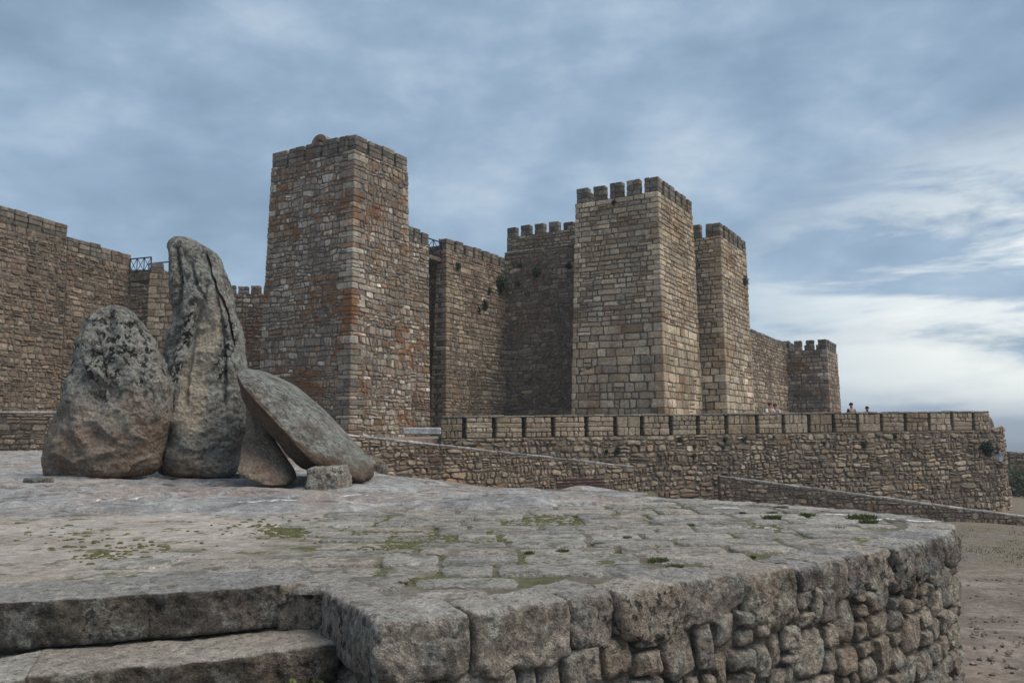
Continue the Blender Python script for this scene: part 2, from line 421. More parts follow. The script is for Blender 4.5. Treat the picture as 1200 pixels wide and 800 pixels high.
class Stones:
    """collects stones of one thing; the largest in view become objects, the rest one part"""
    def __init__(s): s.L = []
    def add(s, vs, fs, tint, far=True):
        P = [proj(v) for v in vs[:8]] + [proj(vs[-1])]
        xs = [p[0] for p in P]; ys = [p[1] for p in P]
        cx, cy = sum(xs) / len(xs), sum(ys) / len(ys)
        sz = 0 if hidden(cx, cy, far) else (max(xs) - min(xs)) * (max(ys) - min(ys))
        s.L.append((sz, vs, fs, tint))
    def emit(s, parent, mat, name='stone', limit=300, restname='rubble_infill', minpx=6.5, smooth=False):
        s.L.sort(key=lambda q: -q[0])
        k = 0
        while k < min(limit, len(s.L)) and s.L[k][0] >= minpx * minpx: k += 1
        for sz, vs, fs, tn in s.L[:k]:
            mesh_obj(name, vs, fs, mat, parent, smooth=smooth, tint=tn)
        rest = s.L[k:]
        if rest:
            V = []; Fc = []; T = []
            for sz, vs, fs, tn in rest:
                o = len(V); V += vs; Fc += [[i + o for i in f] for f in fs]; T += [(*tn, 1.0)] * len(vs)
            mesh_obj(restname, V, Fc, mat, parent, smooth=smooth, tint=np.array(T), kind='stuff')

def face_stone(pts, P, prot, inset, bulge):
    """pts: outline in (u,z); P(u,z,d) -> world"""
    cu = sum(p[0] for p in pts) / len(pts); cz = sum(p[1] for p in pts) / len(pts)
    n = len(pts); vs = []
    for (u, z) in pts: vs.append(P(u, z, -.03))
    for (u, z) in pts:
        d = math.hypot(u - cu, z - cz); k = max(.4, 1 - inset / max(d, .01))
        vs.append(P(cu + (u - cu) * k, cz + (z - cz) * k, prot + R.uniform(-.012, .012)))
    vs.append(P(cu, cz, prot + bulge))
    fs = []
    for i in range(n):
        j = (i + 1) % n
        fs.append([i, j, n + j, n + i]); fs.append([n + i, n + j, 2 * n])
    return vs, fs

def lay(st, P, L, z0, ztop, hm, wm, pal, joint=.035, prot=.05, rag=.10, split=.15, rnd=.10, start=None, courses=None,
        ends=None, hole=None, far=True, hole_frac=.0, hv=.35):
    """irregular coursed masonry over u in [0,L], z in [z0, ztop(u)]"""
    if courses is None:
        courses = [z0]; zmax = max(ztop(L * i / 10) for i in range(11))
        while courses[-1] < zmax: courses.append(courses[-1] + hm * R.uniform(1 - hv, 1 + hv))
    amp = hm * rag; wa = rag * hm * 1.6; wo = R.uniform(0, 50)
    ph = [(R.uniform(0, 6.28), R.uniform(0, 6.28)) for _ in courses]
    def zb(k, u): a, c = ph[k]; return courses[k] + amp * (.6 * math.sin(u * 1.3 + a) + .5 * math.sin(u * 3.7 + c))
    for k in range(len(courses) - 1):
        ua, ub = (0, L) if ends is None else ends(k)
        u = ua; sl = 0
        while u < ub - .02:
            hk = courses[k + 1] - courses[k]
            wd = max(.42 * wm, wm * R.lognormvariate(-.05, .42)) * (.6 + .4 * hk / hm) * (1 + .7 * noise.noise(Vector((u * .35 + wo, courses[k] * .45, 4))))
            if u + wd > ub - wm * .45: wd = ub - u
            u1 = u + wd; sl1 = 0 if u1 >= ub - .01 else R.uniform(-1, 1) * rag * wm * .5
            um = (u + u1) / 2; zt = ztop(um)
            cells = [(u + sl, u + -sl, u1 + sl1, u1 - sl1, zb(k, u), zb(k, u1), zb(k + 1, u), zb(k + 1, u1))]
            if R.random() < split and hk > .14:
                f = R.uniform(.4, .6); a0, a1, b0, b1, zl0, zl1, zh0, zh1 = cells[0]
                m0 = zl0 + (zh0 - zl0) * f; m1 = zl1 + (zh1 - zl1) * f
                am = (a0 + a1) / 2; bm = (b0 + b1) / 2
                cells = [(a0, am, b0, bm, zl0, zl1, m0, m1), (am, a1, bm, b1, m0, m1, zh0, zh1)]
            for (a0, a1, b0, b1, zl0, zl1, zh0, zh1) in cells:
                # a0 lower left u, a1 upper left, b0 lower right, b1 upper right
                if (zl0 + zl1) / 2 > zt - .07: continue
                zh0 = min(zh0, ztop(a1)); zh1 = min(zh1, ztop(b1)); zl0 = min(zl0, zh0 - .03); zl1 = min(zl1, zh1 - .03)
                cu = (a0 + a1 + b0 + b1) / 4; cz = (zl0 + zl1 + zh0 + zh1) / 4
                if hole and hole(cu, cz): continue
                if R.random() < hole_frac: continue
                j = joint / 2 * R.uniform(.7, 1.5)
                q = [(a0 + j, zl0 + j), ((a0 + b0) / 2, (zl0 + zl1) / 2 + j), (b0 - j, zl1 + j), ((b0 + b1) / 2 - j, (zl1 + zh1) / 2),
                     (b1 - j, zh1 - j), ((a1 + b1) / 2, (zh0 + zh1) / 2 - j), (a1 + j, zh0 - j), ((a0 + a1) / 2 + j, (zl0 + zh0) / 2)]
                q = [((cu + (x - cu) * (1 - (rnd if i % 2 == 0 else 0) * R.uniform(.5, 1.6)) + R.uniform(-1, 1) * joint * .2),
                      (cz + (z - cz) * (1 - (rnd if i % 2 == 0 else 0) * R.uniform(.5, 1.6)) + R.uniform(-1, 1) * joint * .2)) for i, (x, z) in enumerate(q)]
                q = [(x + wa * noise.noise(Vector((x * 1.1 + wo, z * 1.1, 1))) + wa * .6 * noise.noise(Vector((x * 4 + wo, z * 4, 7))) if L - .05 > x > .05 else x, z + (wa * 1.2 * noise.noise(Vector((x * .9, z * 1.4 + wo, 3))) + wa * .7 * noise.noise(Vector((x * 3.5, z * 4 + wo, 9)))) * (1 if z < zt - .25 else 0)) for x, z in q]
                vs, fs = face_stone(q, P, prot * R.uniform(.15, 2.0), min(.035, hm * .12), R.uniform(-.01, .025))
                pt_ = 1 + .45 * noise.noise(Vector((cu * .5 + wo, cz * .4, 8))); st.add(vs, fs, tuple(c_ * pt_ for c_ in pick(pal)), far)
            u = u1; sl = sl1
    return courses

U = Vector((.511, .8596, 0)); V = Vector((-.8596, .511, 0)); ZZ = Vector((0, 0, 1))

def prism(name, base, top, mat, parent, **kw):
    n = len(base)
    vs = list(base) + list(top)
    fs = [[i, (i + 1) % n, n + (i + 1) % n, n + i] for i in range(n)] + [list(range(n))[::-1], list(range(n, 2 * n))]
    return mesh_obj(name, vs, fs, mat, parent, **kw)

def merlon(parent, c, along, out, wdt, h, thick, mat=None, pal=PAL_M, name='merlon', cap=0.0):
    """block of masonry standing at c (outer face, left end), running along `along`, `out` is the outward normal"""
    V_ = []; F_ = []; T_ = []
    rows = max(2, round(h / .3)); z = 0
    zs = [h * (i + (0 if i in (0, rows) else R.uniform(-.12, .12))) / rows for i in range(rows + 1)]
    for r in range(rows):
        n = 1 if (wdt < .55 or R.random() < .3) else 2
        cut = [0, 1] if n == 1 else [0, R.uniform(.35, .65), 1]
        for i in range(n):
            sh = cap * (r == rows - 1)
            o = Vector(c) + along * (wdt * cut[i] + .006 + sh * .1) + ZZ * (zs[r] + .004) + out * (.03 * R.uniform(.3, 1.2) - sh * .1)
            vs, fs = rough_box(o, along * (wdt * (cut[i + 1] - cut[i]) - .012 - sh * .2), -out * (thick - sh * .2), ZZ * (zs[r + 1] - zs[r] - .008), .035, .012, .01)
            if along.cross(-out).z < 0: fs = [f[::-1] for f in fs]
            tn = pick(pal); q = len(V_); V_ += vs; F_ += [[a + q for a in f] for f in fs]; T_ += [(*tn, 1.0)] * len(vs)
    return mesh_obj(name, V_, F_, mat or M_T, parent, tint=np.array(T_))

def tower(name, label, C, wV, wU, zb, zt, hm, wm, pal, mat, batter=.25, mer=None, quoin=(.34, .62), rag=.1, split=.15, joint=.024,
          prot=.034, group=None, cat='tower', hm2=None, zc=None, rnd=.1, a=U, c=V, pal2=None, limit=300, hv=.35):
    """castle tower; C = near corner; faces run along a (right) and c (left) away from it"""
    C = Vector((C[0], C[1], 0))
    na, nc = -c, -a            # outward normals of the a-face and the c-face
    root = empty(name, (C.x, C.y, zb), label=label, cat=cat, group=group)
    H = zt - zb
    def off(z): return batter * (1 - (z - zb) / H)
    def cor(z, fa, fc):        # corner with extents fa along a, fc along c (0 / 1)
        o = off(z)
        return C + a * (wU * fa + (o if fa else -o)) + c * (wV * fc + (o if fc else -o)) + ZZ * z
    prism('core', [cor(zb, 0, 0), cor(zb, 1, 0), cor(zb, 1, 1), cor(zb, 0, 1)], [cor(zt, 0, 0), cor(zt, 1, 0), cor(zt, 1, 1), cor(zt, 0, 1)], M_MORTAR, root)
    def Pa(u, z, d): p = cor(z, 0, 0); o = off(z); return p + a * (u * (wU + 2 * o) / wU) + na * d
    def Pc(u, z, d): p = cor(z, 0, 0); o = off(z); return p + c * (u * (wV + 2 * o) / wV) + nc * d
    st = Stones()
    cs = [zb]
    while cs[-1] < zt - .12:
        f = 1.0 if hm2 is None else (hm2 / hm if cs[-1] > zc else 1.0)
        cs.append(cs[-1] + hm * f * R.uniform(1 - hv, 1 + hv))
    cs[-1] = zt
    qa = [(quoin[k % 2] * R.uniform(.85, 1.2), quoin[(k + 1) % 2] * R.uniform(.85, 1.2)) for k in range(len(cs))]
    q3 = [quoin[(k + 1) % 2] * .8 for k in range(len(cs))]
    top = lambda u: zt
    lay(st, Pa, wU, zb, top, hm, wm, pal, joint, prot, rag, split, rnd, courses=cs, ends=lambda k: (qa[k][0], wU - q3[k] * .6), hole_frac=.004)
    lay(st, lambda u, z, d: Pc(wV - u, z, d), wV, zb, top, hm, wm, pal2 or pal, joint, prot, rag, split, rnd, courses=cs, ends=lambda k: (q3[k] * .6, wV - qa[k][1]), hole_frac=.004)
    for k in range(len(cs) - 1):
        h = cs[k + 1] - cs[k]; p = .055 + R.uniform(-.015, .02); p_ = .055 + R.uniform(-.015, .02)
        for (fa, fc, la, lc) in ((0, 0, qa[k][0], qa[k][1]), (1, 0, q3[k] * .6, .3), (0, 1, .3, q3[k] * .6)):
            o = cor(cs[k] + h / 2, fa, fc); o.z = cs[k] + .01
            sa = -1 if fa else 1; sc = -1 if fc else 1
            o2 = o - a * sa * p - c * sc * p_
            vs, fs = rough_box(o2, a * sa * (la + p - .015), c * sc * (lc + p_ - .015), ZZ * (h - .02), .04, .012, .012)
            if (a * sa).cross(c * sc).z < 0: fs = [f[::-1] for f in fs]
            st.add(vs, fs, pick(pal))
    st.emit(root, mat, 'stone', limit)
    if mer:
        mat = M_W
        mw, gap, mh, th = mer
        for (dirv, out, Ln) in ((a, na, wU), (c, nc, wV)):
            n = max(1, round((Ln + gap) / (mw + gap))); sp = (Ln + gap) / n; w_ = sp - gap
            for i in range(n):
                if dirv is c and i == 0: 
                    continue
                cc = C + dirv * (i * sp) + ZZ * (zt - .005)
                if i == 0: cc = C + ZZ * (zt - .005)
                merlon(root, cc, dirv, out, w_ * R.uniform(.95, 1.03), mh * R.uniform(.93, 1.04), th, mat=mat, pal=PAL_M)
        n = max(1, round((wV + gap) / (mw + gap))); sp = (wV + gap) / n
        merlon(root, C + c * (th + .01) + ZZ * (zt - .005), c, nc, max(.1, sp - gap - th - .01), mh, th, mat=mat, pal=PAL_M)
        # parapets on the far sides
        for i in range(max(1, round((wU + gap) / (mw + gap))) if wV > 1.5 else 0):
            sp = (wU + gap) / max(1, round((wU + gap) / (mw + gap)))
            merlon(root, C + c * (wV - th) + a * (i * sp + (th + .02 if i == 0 else 0)) + ZZ * (zt - .005), a, na, sp - gap - (th + .02 if i == 0 else 0), mh, th, mat=mat)
        for i in range(1, 0 if wV < 1.5 else max(1, round((wV + gap) / (mw + gap))) - 1):
            sp = (wV + gap) / max(1, round((wV + gap) / (mw + gap)))
            merlon(root, C + a * (wU - th) + c * (i * sp) + ZZ * (zt - .005), c, nc, sp - gap, mh, th, mat=mat)
    return root

def wall(name, label, A, B, zb, ztA, ztB, thick, hm, wm, pal, mat, batter=0.0, mer=None, group=None, cat='wall', rag=.12, split=.18,
         joint=.026, prot=.038, rnd=.12, limit=300, coping=None, holes=None, far=True, zb2=None, hole_frac=0.0):
    """wall from A to B (plan points, left to right as seen); outward normal faces the camera side"""
    A = Vector((A[0], A[1], 0)); B = Vector((B[0], B[1], 0)); d = (B - A); L = d.length; d.normalize(); out = Vector((d.y, -d.x, 0))
    root = empty(name, (A.x, A.y, zb), label=label, cat=cat, group=group)
    zb2 = zb if zb2 is None else zb2
    zt = lambda u: ztA + (ztB - ztA) * u / L
    bo = lambda z: batter * (1 - (z - min(zb, zb2)) / (max(ztA, ztB) - min(zb, zb2)))
    def P(u, z, dd): return A + d * u + out * (bo(z) + dd) + ZZ * z
    prism('core', [P(0, zb, 0), P(L, zb2, 0), P(L, zb2, -thick), P(0, zb, -thick)][::1], [P(0, ztA, 0), P(L, ztB, 0), P(L, ztB, -thick), P(0, ztA, -thick)], M_MORTAR, root)
    st = Stones()
    lay(st, P, L, min(zb, zb2), zt, hm, wm, pal, joint, prot, rag, split, rnd, hole=holes, far=far, hole_frac=hole_frac)
    st.emit(root, mat, 'stone', limit)
    if mer:
        mw, gap, mh, th = mer; n = max(1, round((L + gap) / (mw + gap))); sp = (L + gap) / n
        for i in range(n):
            merlon(root, A + d * (i * sp) + ZZ * (zt(i * sp) - .01), d, out, (sp - gap) * R.uniform(.96, 1.02), mh * (R.uniform(.90, 1.06) if R.random() > .15 else R.uniform(.65, .85)), th, mat=mat)
    if coping:
        u = 0; hc, over, cl = coping
        while u < L - .05:
            c1 = min(L, u + cl * R.uniform(.7, 1.3))
            if L - c1 < .2: c1 = L
            slope = d * (c1 - u - .015) + ZZ * (zt(c1) - zt(u))
            vs, fs = rough_box(P(u, zt(u) - .02, over), slope, -out * (thick + 2 * over), ZZ * (hc * R.uniform(.85, 1.15)), .03, .012, .01)
            if slope.cross(-out).z < 0: fs = [f[::-1] for f in fs]
            mesh_obj('coping_stone', vs, fs, M_COPE, root, tint=pick([((.33, .315, .29), 3), ((.38, .365, .34), 2), ((.25, .235, .215), 1)]))
            u = c1
    return root
M_COPE = masonry_mat('coping_stone', .08, .35, 1.0)

def zpx(px, py, Y): return at(px, py, Y).z

# ------------------------------------------------------------------ the castle
C1 = plan(409, 42.0)
FZ = .45                                       # floor behind the terrace parapet
zt1 = zpx(410, 175, 42); mh1 = zpx(410, 156, 42) - zt1
T1 = tower('castle_tower', 'tallest square tower with rust-orange lichened stones, just right of the standing boulders', C1, 6.2, 4.5, -.2, zt1, .31, .37, PAL_T, M_T,
      batter=.28, mer=(1.12, .13, mh1, .5), quoin=(.5, .95), rag=.17, split=.12, hv=.45)
pL = C1 + U * 4.52
zl = zpx(487, 284, 46.8)
wall('curtain_wall', 'short lower wall attached to the right side of the tallest tower, ending at a dark gap', (pL.x, pL.y), ((C1 + U * 6.65).x, (C1 + U * 6.65).y), -.2, zl, zl, 4.5, .28, .40, PAL_T, M_T, batter=.25, mer=(.72, .1, .8, .45))
# bastion beyond the gap
A2 = C1 + U * 8.5; 
B2 = C1 + U * 15.6
zt2 = zpx(519, 292, A2.y)
tower('castle_bastion', 'rubble bastion with small merlons and ivy tufts, between the dark gap and the keep wall', (A2.x, A2.y), .62, 7.2, -.2, zt2, .27, .38, PAL_W, M_W, batter=.30, mer=(.85, .25, .75, .5), pal2=PAL_D)  # left face takes a darker palette, painting in the shade of the gap
# the bridge with a railing over the gap
bA = C1 + U * 6.7 + V * .3; zbr = zpx(508, 297, 48)
br = empty('footbridge', (bA.x, bA.y, zbr), label='small footbridge with dark metal railing over the gap right of the tallest tower', cat='footbridge')
bA.z = zbr
vs, fs = rough_box(bA - ZZ * .25, U * 1.8, V * 1.6, ZZ * .25, .02, .0)
mesh_obj('deck', vs, fs, M_MORTAR, br)
def bars(name, parent, o, d, L, h, n, cross=True):
    Vv = []; Ff = []
    def bar(p, q, r=.022):
        dd = (q - p); u_ = dd.orthogonal().normalized() * r; w_ = dd.normalized().cross(u_.normalized()) * r; i = len(Vv)
        for e in (p, q): Vv.extend([e + u_ + w_, e - u_ + w_, e - u_ - w_, e + u_ - w_])
        Ff.extend([[i, i + 1, i + 5, i + 4], [i + 1, i + 2, i + 6, i + 5], [i + 2, i + 3, i + 7, i + 6], [i + 3, i, i + 4, i + 7], [i + 3, i + 2, i + 1, i], [i + 4, i + 5, i + 6, i + 7]])
    for k in range(n + 1): bar(o + d * (L * k / n), o + d * (L * k / n) + ZZ * h, .03 if k in (0, n) else .02)
    bar(o + ZZ * h, o + d * L + ZZ * h, .03); bar(o + ZZ * .12, o + d * L + ZZ * .12)
    if cross:
        for k in range(n): bar(o + d * (L * k / n) + ZZ * .12, o + d * (L * (k + 1) / n) + ZZ * h, .015); bar(o + d * (L * k / n) + ZZ * h, o + d * (L * (k + 1) / n) + ZZ * .12, .015)
    return mesh_obj(name, Vv, Ff, M_METAL, parent)
bars('railing', br, bA + V * .05, U, 1.8, 1.0, 2)
# back of the gap
g0 = C1 + U * 8.6 + V * 4.2; g1 = C1 + U * 8.6 + V * .65
wall('gap_wall', 'dark recessed wall deep inside the gap right of the tallest tower', (g0.x, g0.y), (g1.x, g1.y), -.2, zpx(508, 293, 51), zpx(508, 293, 51), .6, .27, .38, PAL_D, M_W)  # darker stone tints stand in for the shade deep in the gap
# V-facing keep wall between bastion and the central tower
e0 = plan(591, 55.3)
e1 = e0 - V * 6.3
zlo = zpx(630, 296, 54); zhi = zpx(635, 274, 55)
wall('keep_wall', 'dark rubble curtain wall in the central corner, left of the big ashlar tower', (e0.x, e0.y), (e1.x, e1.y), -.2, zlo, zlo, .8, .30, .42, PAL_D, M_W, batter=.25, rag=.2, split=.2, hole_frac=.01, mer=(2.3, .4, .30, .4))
h0 = plan(594, 56.2); h1 = h0 - V * 6.3
wall('upper_keep_wall', 'higher battlemented keep wall rising behind the dark corner wall, left of the big ashlar tower', (h0.x, h0.y), (h1.x, h1.y), zlo - 2, zhi, zhi, .8, .27, .40, PAL_A, M_W, mer=(.80, .38, .78, .5))
# central tower
C2 = plan(776, 46.8)
zt3 = zpx(767, 224, 46.8); mh3 = zpx(767, 206, 46.8) - zt3
tower('ashlar_tower', 'large central ashlar tower with square merlons behind the parapet wall', (C2.x, C2.y), 5.35, 6.3, FZ - .2, zt3, .47, .72, PAL_A, M_T2,
      batter=.30, mer=(.80, .30, mh3, .5), quoin=(.45, .8), rag=.05, split=.10, joint=.03, hm2=.32, zc=7.0, rnd=.05, hv=.2)
C3 = plan(850, 52.0)
zt4 = zpx(845, 276, 52); mh4 = zpx(845, 260, 52) - zt4
tower('ashlar_tower', 'slim ashlar tower immediately right of the large central tower', (C3.x, C3.y), 3.6, 6.3, FZ - .2, zt4, .42, .60, PAL_A, M_T2,
      batter=.22, mer=(.80, .35, mh4, .5), quoin=(.4, .7), rag=.05, split=.08, hm2=.32, zc=6.0, rnd=.05, hv=.2)
c20 = C2 + U * 6.32 + V * 2.0; c21 = c20 + U * 3
wall('curtain_wall', 'narrow curtain strip with one merlon showing between the two ashlar towers', (c20.x, c20.y), (c21.x, c21.y), FZ - .2, zt4 - .4, zt4 - .4, 1.2, .35, .5, PAL_A, M_T2, mer=(.75, .35, .8, .5))
w0 = plan(878, 57.6); w1 = w0 + U * 12.9
ztw = zpx(878, 390, 57.6)
wall('curtain_wall', 'long low curtain wall running back from the slim tower to the small far tower', (w0.x, w0.y), (w1.x, w1.y), FZ - .2, ztw, ztw, 1.5, .30, .42, PAL_W, M_W, mer=(1.3, .08, .45, .4))
C4 = plan(972, 67.2)
zt5 = zpx(968, 409, 67.2); mh5 = zpx(968, 397, 67.2) - zt5
tower('corner_tower', 'small far battlemented tower at the right end of the castle', (C4.x, C4.y), 3.6, 5.0, FZ - .2, zt5, .34, .48, PAL_W, M_T, batter=.2, mer=(.72, .32, mh5, .45), rag=.08)

# little round-headed arch behind the battlements of the tallest tower
ar = C1 + V * 4.0 + U * 1.4
ar0 = empty('bell_arch', (ar.x, ar.y, zt1), label='small round-headed stone arch peeping over the top of the tallest tower', cat='arch')
V_ = []; F_ = []; nseg = 14
zarch = zpx(352, 160, 45.6) - zt1
Rr = .62
prof = [(-Rr, 0)] + [(-Rr * math.cos(math.pi * i / nseg), zarch - Rr + Rr * math.sin(math.pi * i / nseg)) for i in range(nseg + 1)] + [(Rr, 0)]
inn = [(x * .5, (z * 1.0 if i in (0, nseg + 2) else zarch - Rr + (z - zarch + Rr) * .5)) for i, (x, z) in enumerate(prof)]
for dep in (0, .45):
    for (x, z) in prof: V_.append(ar + V * x + U * dep + ZZ * (zt1 + z))
    for (x, z) in inn: V_.append(ar + V * x + U * dep + ZZ * (zt1 + z))
n = len(prof)
for i in range(n - 1):
    F_ += [[i, i + 1, n + i + 1, n + i], [2 * n + i + 1, 2 * n + i, 3 * n + i, 3 * n + i + 1], [i + 1, i, 2 * n + i, 2 * n + i + 1], [n + i, n + i + 1, 3 * n + i + 1, 3 * n + i]]
mesh_obj('arch_ring', V_, F_, M_T, ar0, tint=(.24, .21, .18))

# left part of the castle
D1 = Vector((.29, .957, 0)); D1.normalize(); D2 = Vector((-.957, .29, 0))
pw0 = plan(67, 45.2); pw1 = pw0 + D1 * 4.9
zl0 = zpx(68, 293, 45.2)
wall('curtain_wall', 'left curtain wall behind the left boulder, between the edge bastion and the railed gap', (pw0.x, pw0.y), (pw1.x, pw1.y), -.2, zl0, zl0, 2.5, .28, .40, PAL_D, M_W, mer=(.76, .06, zpx(68, 277, 45.2) - zl0, .5), batter=.2)
pt0 = plan(66, 44.0) 
zl1 = zpx(66, 280, 44.0)
pta = pt0 - D1 * 11
wall('castle_bastion', 'tall dark bastion cut by the left edge', (pta.x, pta.y), (pt0.x, pt0.y), -.2, zl1, zl1, 4, .28, .40, PAL_D, M_W, mer=(.80, .06, zpx(66, 263, 44) - zl1, .5), batter=.2)
gl = plan(143, 49.6)
zb2 = zpx(155, 322, 49.8)
br2 = empty('footbridge', (gl.x, gl.y, zb2), label='footbridge with dark metal railing over the gap in the left castle walls', cat='footbridge')
gd = (plan(168, 49.0) - gl); gLn = gd.length; gd.normalize()
vs, fs = rough_box(gl + ZZ * (zb2 - .45), gd * (gLn + .2), Vector((-gd.y, gd.x, 0)) * 1.6, ZZ * .45, .02, 0)
mesh_obj('deck', vs, fs, M_MORTAR, br2)
bars('railing', br2, gl.copy() + ZZ * zb2, gd, gLn, .95, 3)
bars('railing', br2, gl + Vector((-gd.y, gd.x, 0)) * 1.5 + ZZ * zb2, gd, gLn, .95, 3, False)
gb0 = plan(136, 53); gb1 = plan(172, 53)
wall('gap_wall', 'dark recessed wall under the railed footbridge on the left', (gb0.x, gb0.y), (gb1.x, gb1.y), -.2, zpx(150, 316, 53), zpx(150, 316, 53), .6, .28, .38, PAL_D, M_W)
ct = plan(168, 47.6); a5 = Vector((.978, .208, 0)); c5 = Vector((-.208, .978, 0))
zt6 = zpx(170, 320, 47.6)
tower('gate_tower', 'narrow tower with round-cornered merlons just left of the tallest standing boulder', (ct.x, ct.y), 3.2, 2.6, -.2, zt6, .33, .45, PAL_W, M_W, batter=.1,
      mer=(.75, .3, zpx(170, 308, 47.6) - zt6, .45), a=a5, c=c5)
r0 = plan(212, 50.5); r1 = plan(316, 51.2); zr_ = zpx(290, 344, 51)
wall('curtain_wall', 'light curtain wall with small even merlons between the tall boulder and the tallest tower', (r0.x, r0.y), (r1.x, r1.y), -.2, zr_, zr_, 1.2, .30, .46, PAL_T, M_T, mer=(.66, .14, .52, .4))

# low wall at the left, in front of the castle
q0 = plan(-120, 35.0); q1 = plan(235, 36.0)
wall('low_wall', 'low stone wall at the left edge below the castle walls, behind the left boulder', (q0.x, q0.y), (q1.x, q1.y), -.4, zpx(0, 484, 36), zpx(0, 484, 36), .6, .24, .42, PAL_W, M_W, coping=(.09, .03, .9))

# ------------------------------------------------------------------ terrace parapet wall
TA = plan(517, 38.0); TB = plan(1160, 48.2)
td = TB - TA; TL = td.length; td.normalize(); tout = Vector((td.y, -td.x, 0))
ztA = zpx(517, 487.5, 38.0); ztB = zpx(1160, 481.5, 48.2); zsA = zpx(517, 514, 38); zsB = zpx(1160, 503.5, 48.2)
tw = empty('parapet_wall', (TA.x, TA.y, -5), label='long rubble wall with slotted parapet in front of the castle, right half of the photo', cat='parapet wall')
ztop_ = lambda u: ztA + (ztB - ztA) * u / TL
zsil = lambda u: zsA + (zsB - zsA) * u / TL
RAD = 2.6; ARC = RAD * math.radians(86)
tin = -tout
cenA = TA + td * TL + tin * RAD
tdE = td.copy()
def PT(u, z, d):
    bo = .035 * max(0, 1.0 - z)
    if u <= TL: return TA + td * u + tout * (d + bo) + ZZ * z
    a_ = (min(u, TL + ARC) - TL) / RAD
    dirn = tout * math.cos(a_) + td * math.sin(a_)
    p = cenA + dirn * (RAD + d + bo) + ZZ * z
    if u > TL + ARC: p += (tin * math.cos(a_ - math.pi / 2) + td * math.cos(a_)) * (u - TL - ARC)
    return p
def ztop_all(u):
    if u <= TL: return ztop_(u)
    e = (u - TL); return ztB - .22 * e - .21 * e ** 1.5 if e > 0 else ztB
UT = TL + ARC + 2.5
# slots
slots_px = [544, 579, 614, 648, 687, 721, 752, 786, 818, 851, 887, 918, 948, 977, 1005, 1033, 1061, 1089, 1116, 1141]
def u_of_px(px):
    k = (px - 600) / F / 1.0; v = at(px, 500, 1); m = v.x
    return (m * TA.y - TA.x) / (td.x - m * td.y)
slots = [u_of_px(p) for p in slots_px]
# core below the sill, following the path, and a thinner core behind the slots
Vc = []; Fc = []
nst = 80; us = [UT * i / nst for i in range(nst + 1)]
for u in us:
    s_ = zsil(min(u, TL)) if u <= TL else min(zsil(TL), ztop_all(u) - .05)
    t_ = ztop_all(u) - .02
    for (z, d) in ((-6, 0), (s_, 0), (s_ + .001, -.42), (t_, -.42), (t_, -.60), (-6, -.60)): Vc.append(PT(u, z, d))
for i in range(nst):
    for j in range(6):
        a_ = i * 6 + j; b_ = i * 6 + (j + 1) % 6
        Fc.append([a_, a_ + 6, b_ + 6, b_][::-1])
Fc += [[0, 1, 2, 3, 4, 5][::-1], [nst * 6 + k for k in range(6)]]
mesh_obj('core', Vc, Fc, M_MORTAR, tw)
st = Stones()
lay(st, PT, UT, -4.6, lambda u: zsil(min(u, TL)) if u < TL else ztop_all(u), .27, .37, PAL_W, .045, .06, .20, .22, .16, far=False, hole_frac=.006)
for s in st.L: pass
st.emit(tw, M_W, 'stone', 300)
edges = [0] + slots + [TL]
for i in range(len(edges) - 1):
    u0 = edges[i] + (.10 if i else 0); u1 = edges[i + 1] - (.10 if i < len(edges) - 2 else 0)
    mw = u1 - u0; z0 = zsil(u0) + .01; h = ztop_((u0 + u1) / 2) - z0 - .1; td_ = 0
    V_ = []; F_ = []; T_ = []
    rows = R.choice([2, 3, 4, 4]); bt = pick(PAL_W[:3]); zs = [h * (k + (0 if k in (0, rows) else R.uniform(-.15, .15))) / rows for k in range(rows + 1)]
    for r in range(rows):
        nn = R.choice([1, 2, 3, 4, 5]); cut = [0] + sorted((k + R.uniform(-.2, .2)) / nn for k in range(1, nn)) + [1]
        for k in range(nn):
            vs, fs = rough_box(PT(u0 + mw * cut[k] + .01, z0 + zs[r] + .008, .01 + R.uniform(0, .04)), td * (mw * (cut[k + 1] - cut[k]) - .02), -tout * .42, ZZ * (zs[r + 1] - zs[r] - .016), .035, .015, .012)
            tp = pick(PAL_W[:4]); tn = tuple(.6 * a_ + .4 * b_ for a_, b_ in zip(bt, tp)); q = len(V_); V_ += vs; F_ += [[x + q for x in f] for f in fs]; T_ += [(*tn, 1.)] * len(vs)
    mesh_obj('merlon', V_, F_, M_W, tw, tint=np.array(T_))
u = 0
while u < TL:                                       # flat coping of the parapet
    u1 = min(TL, u + R.uniform(.5, 1.0)); u1 = TL if TL - u1 < .3 else u1
    vs, fs = rough_box(PT(u, ztop_(u) - .1, .04 + R.uniform(-.02, .02)), td * (u1 - u - .01) + ZZ * (ztop_(u1) - ztop_(u)), -tout * .66, ZZ * (.1 + R.uniform(-.015, .03)), .03, .012, .01)
    mesh_obj('coping_stone', vs, fs, M_W, tw, tint=pick([((.15, .14, .125), 3), ((.2, .185, .165), 2)])); u = u1

# terrace floor
flo = [Vector(p + (FZ,)) for p in ((-14, 36), (-6.5, 35))] + [PT(0, FZ, -.3), PT(TL, FZ, -.3), PT(TL + ARC, FZ, -.3)] + [Vector((32, 82, FZ)), Vector((-14, 82, FZ))]
prism('terrace_ground', [p - ZZ * 7 for p in flo], flo, M_GROUND, None, kind='structure')

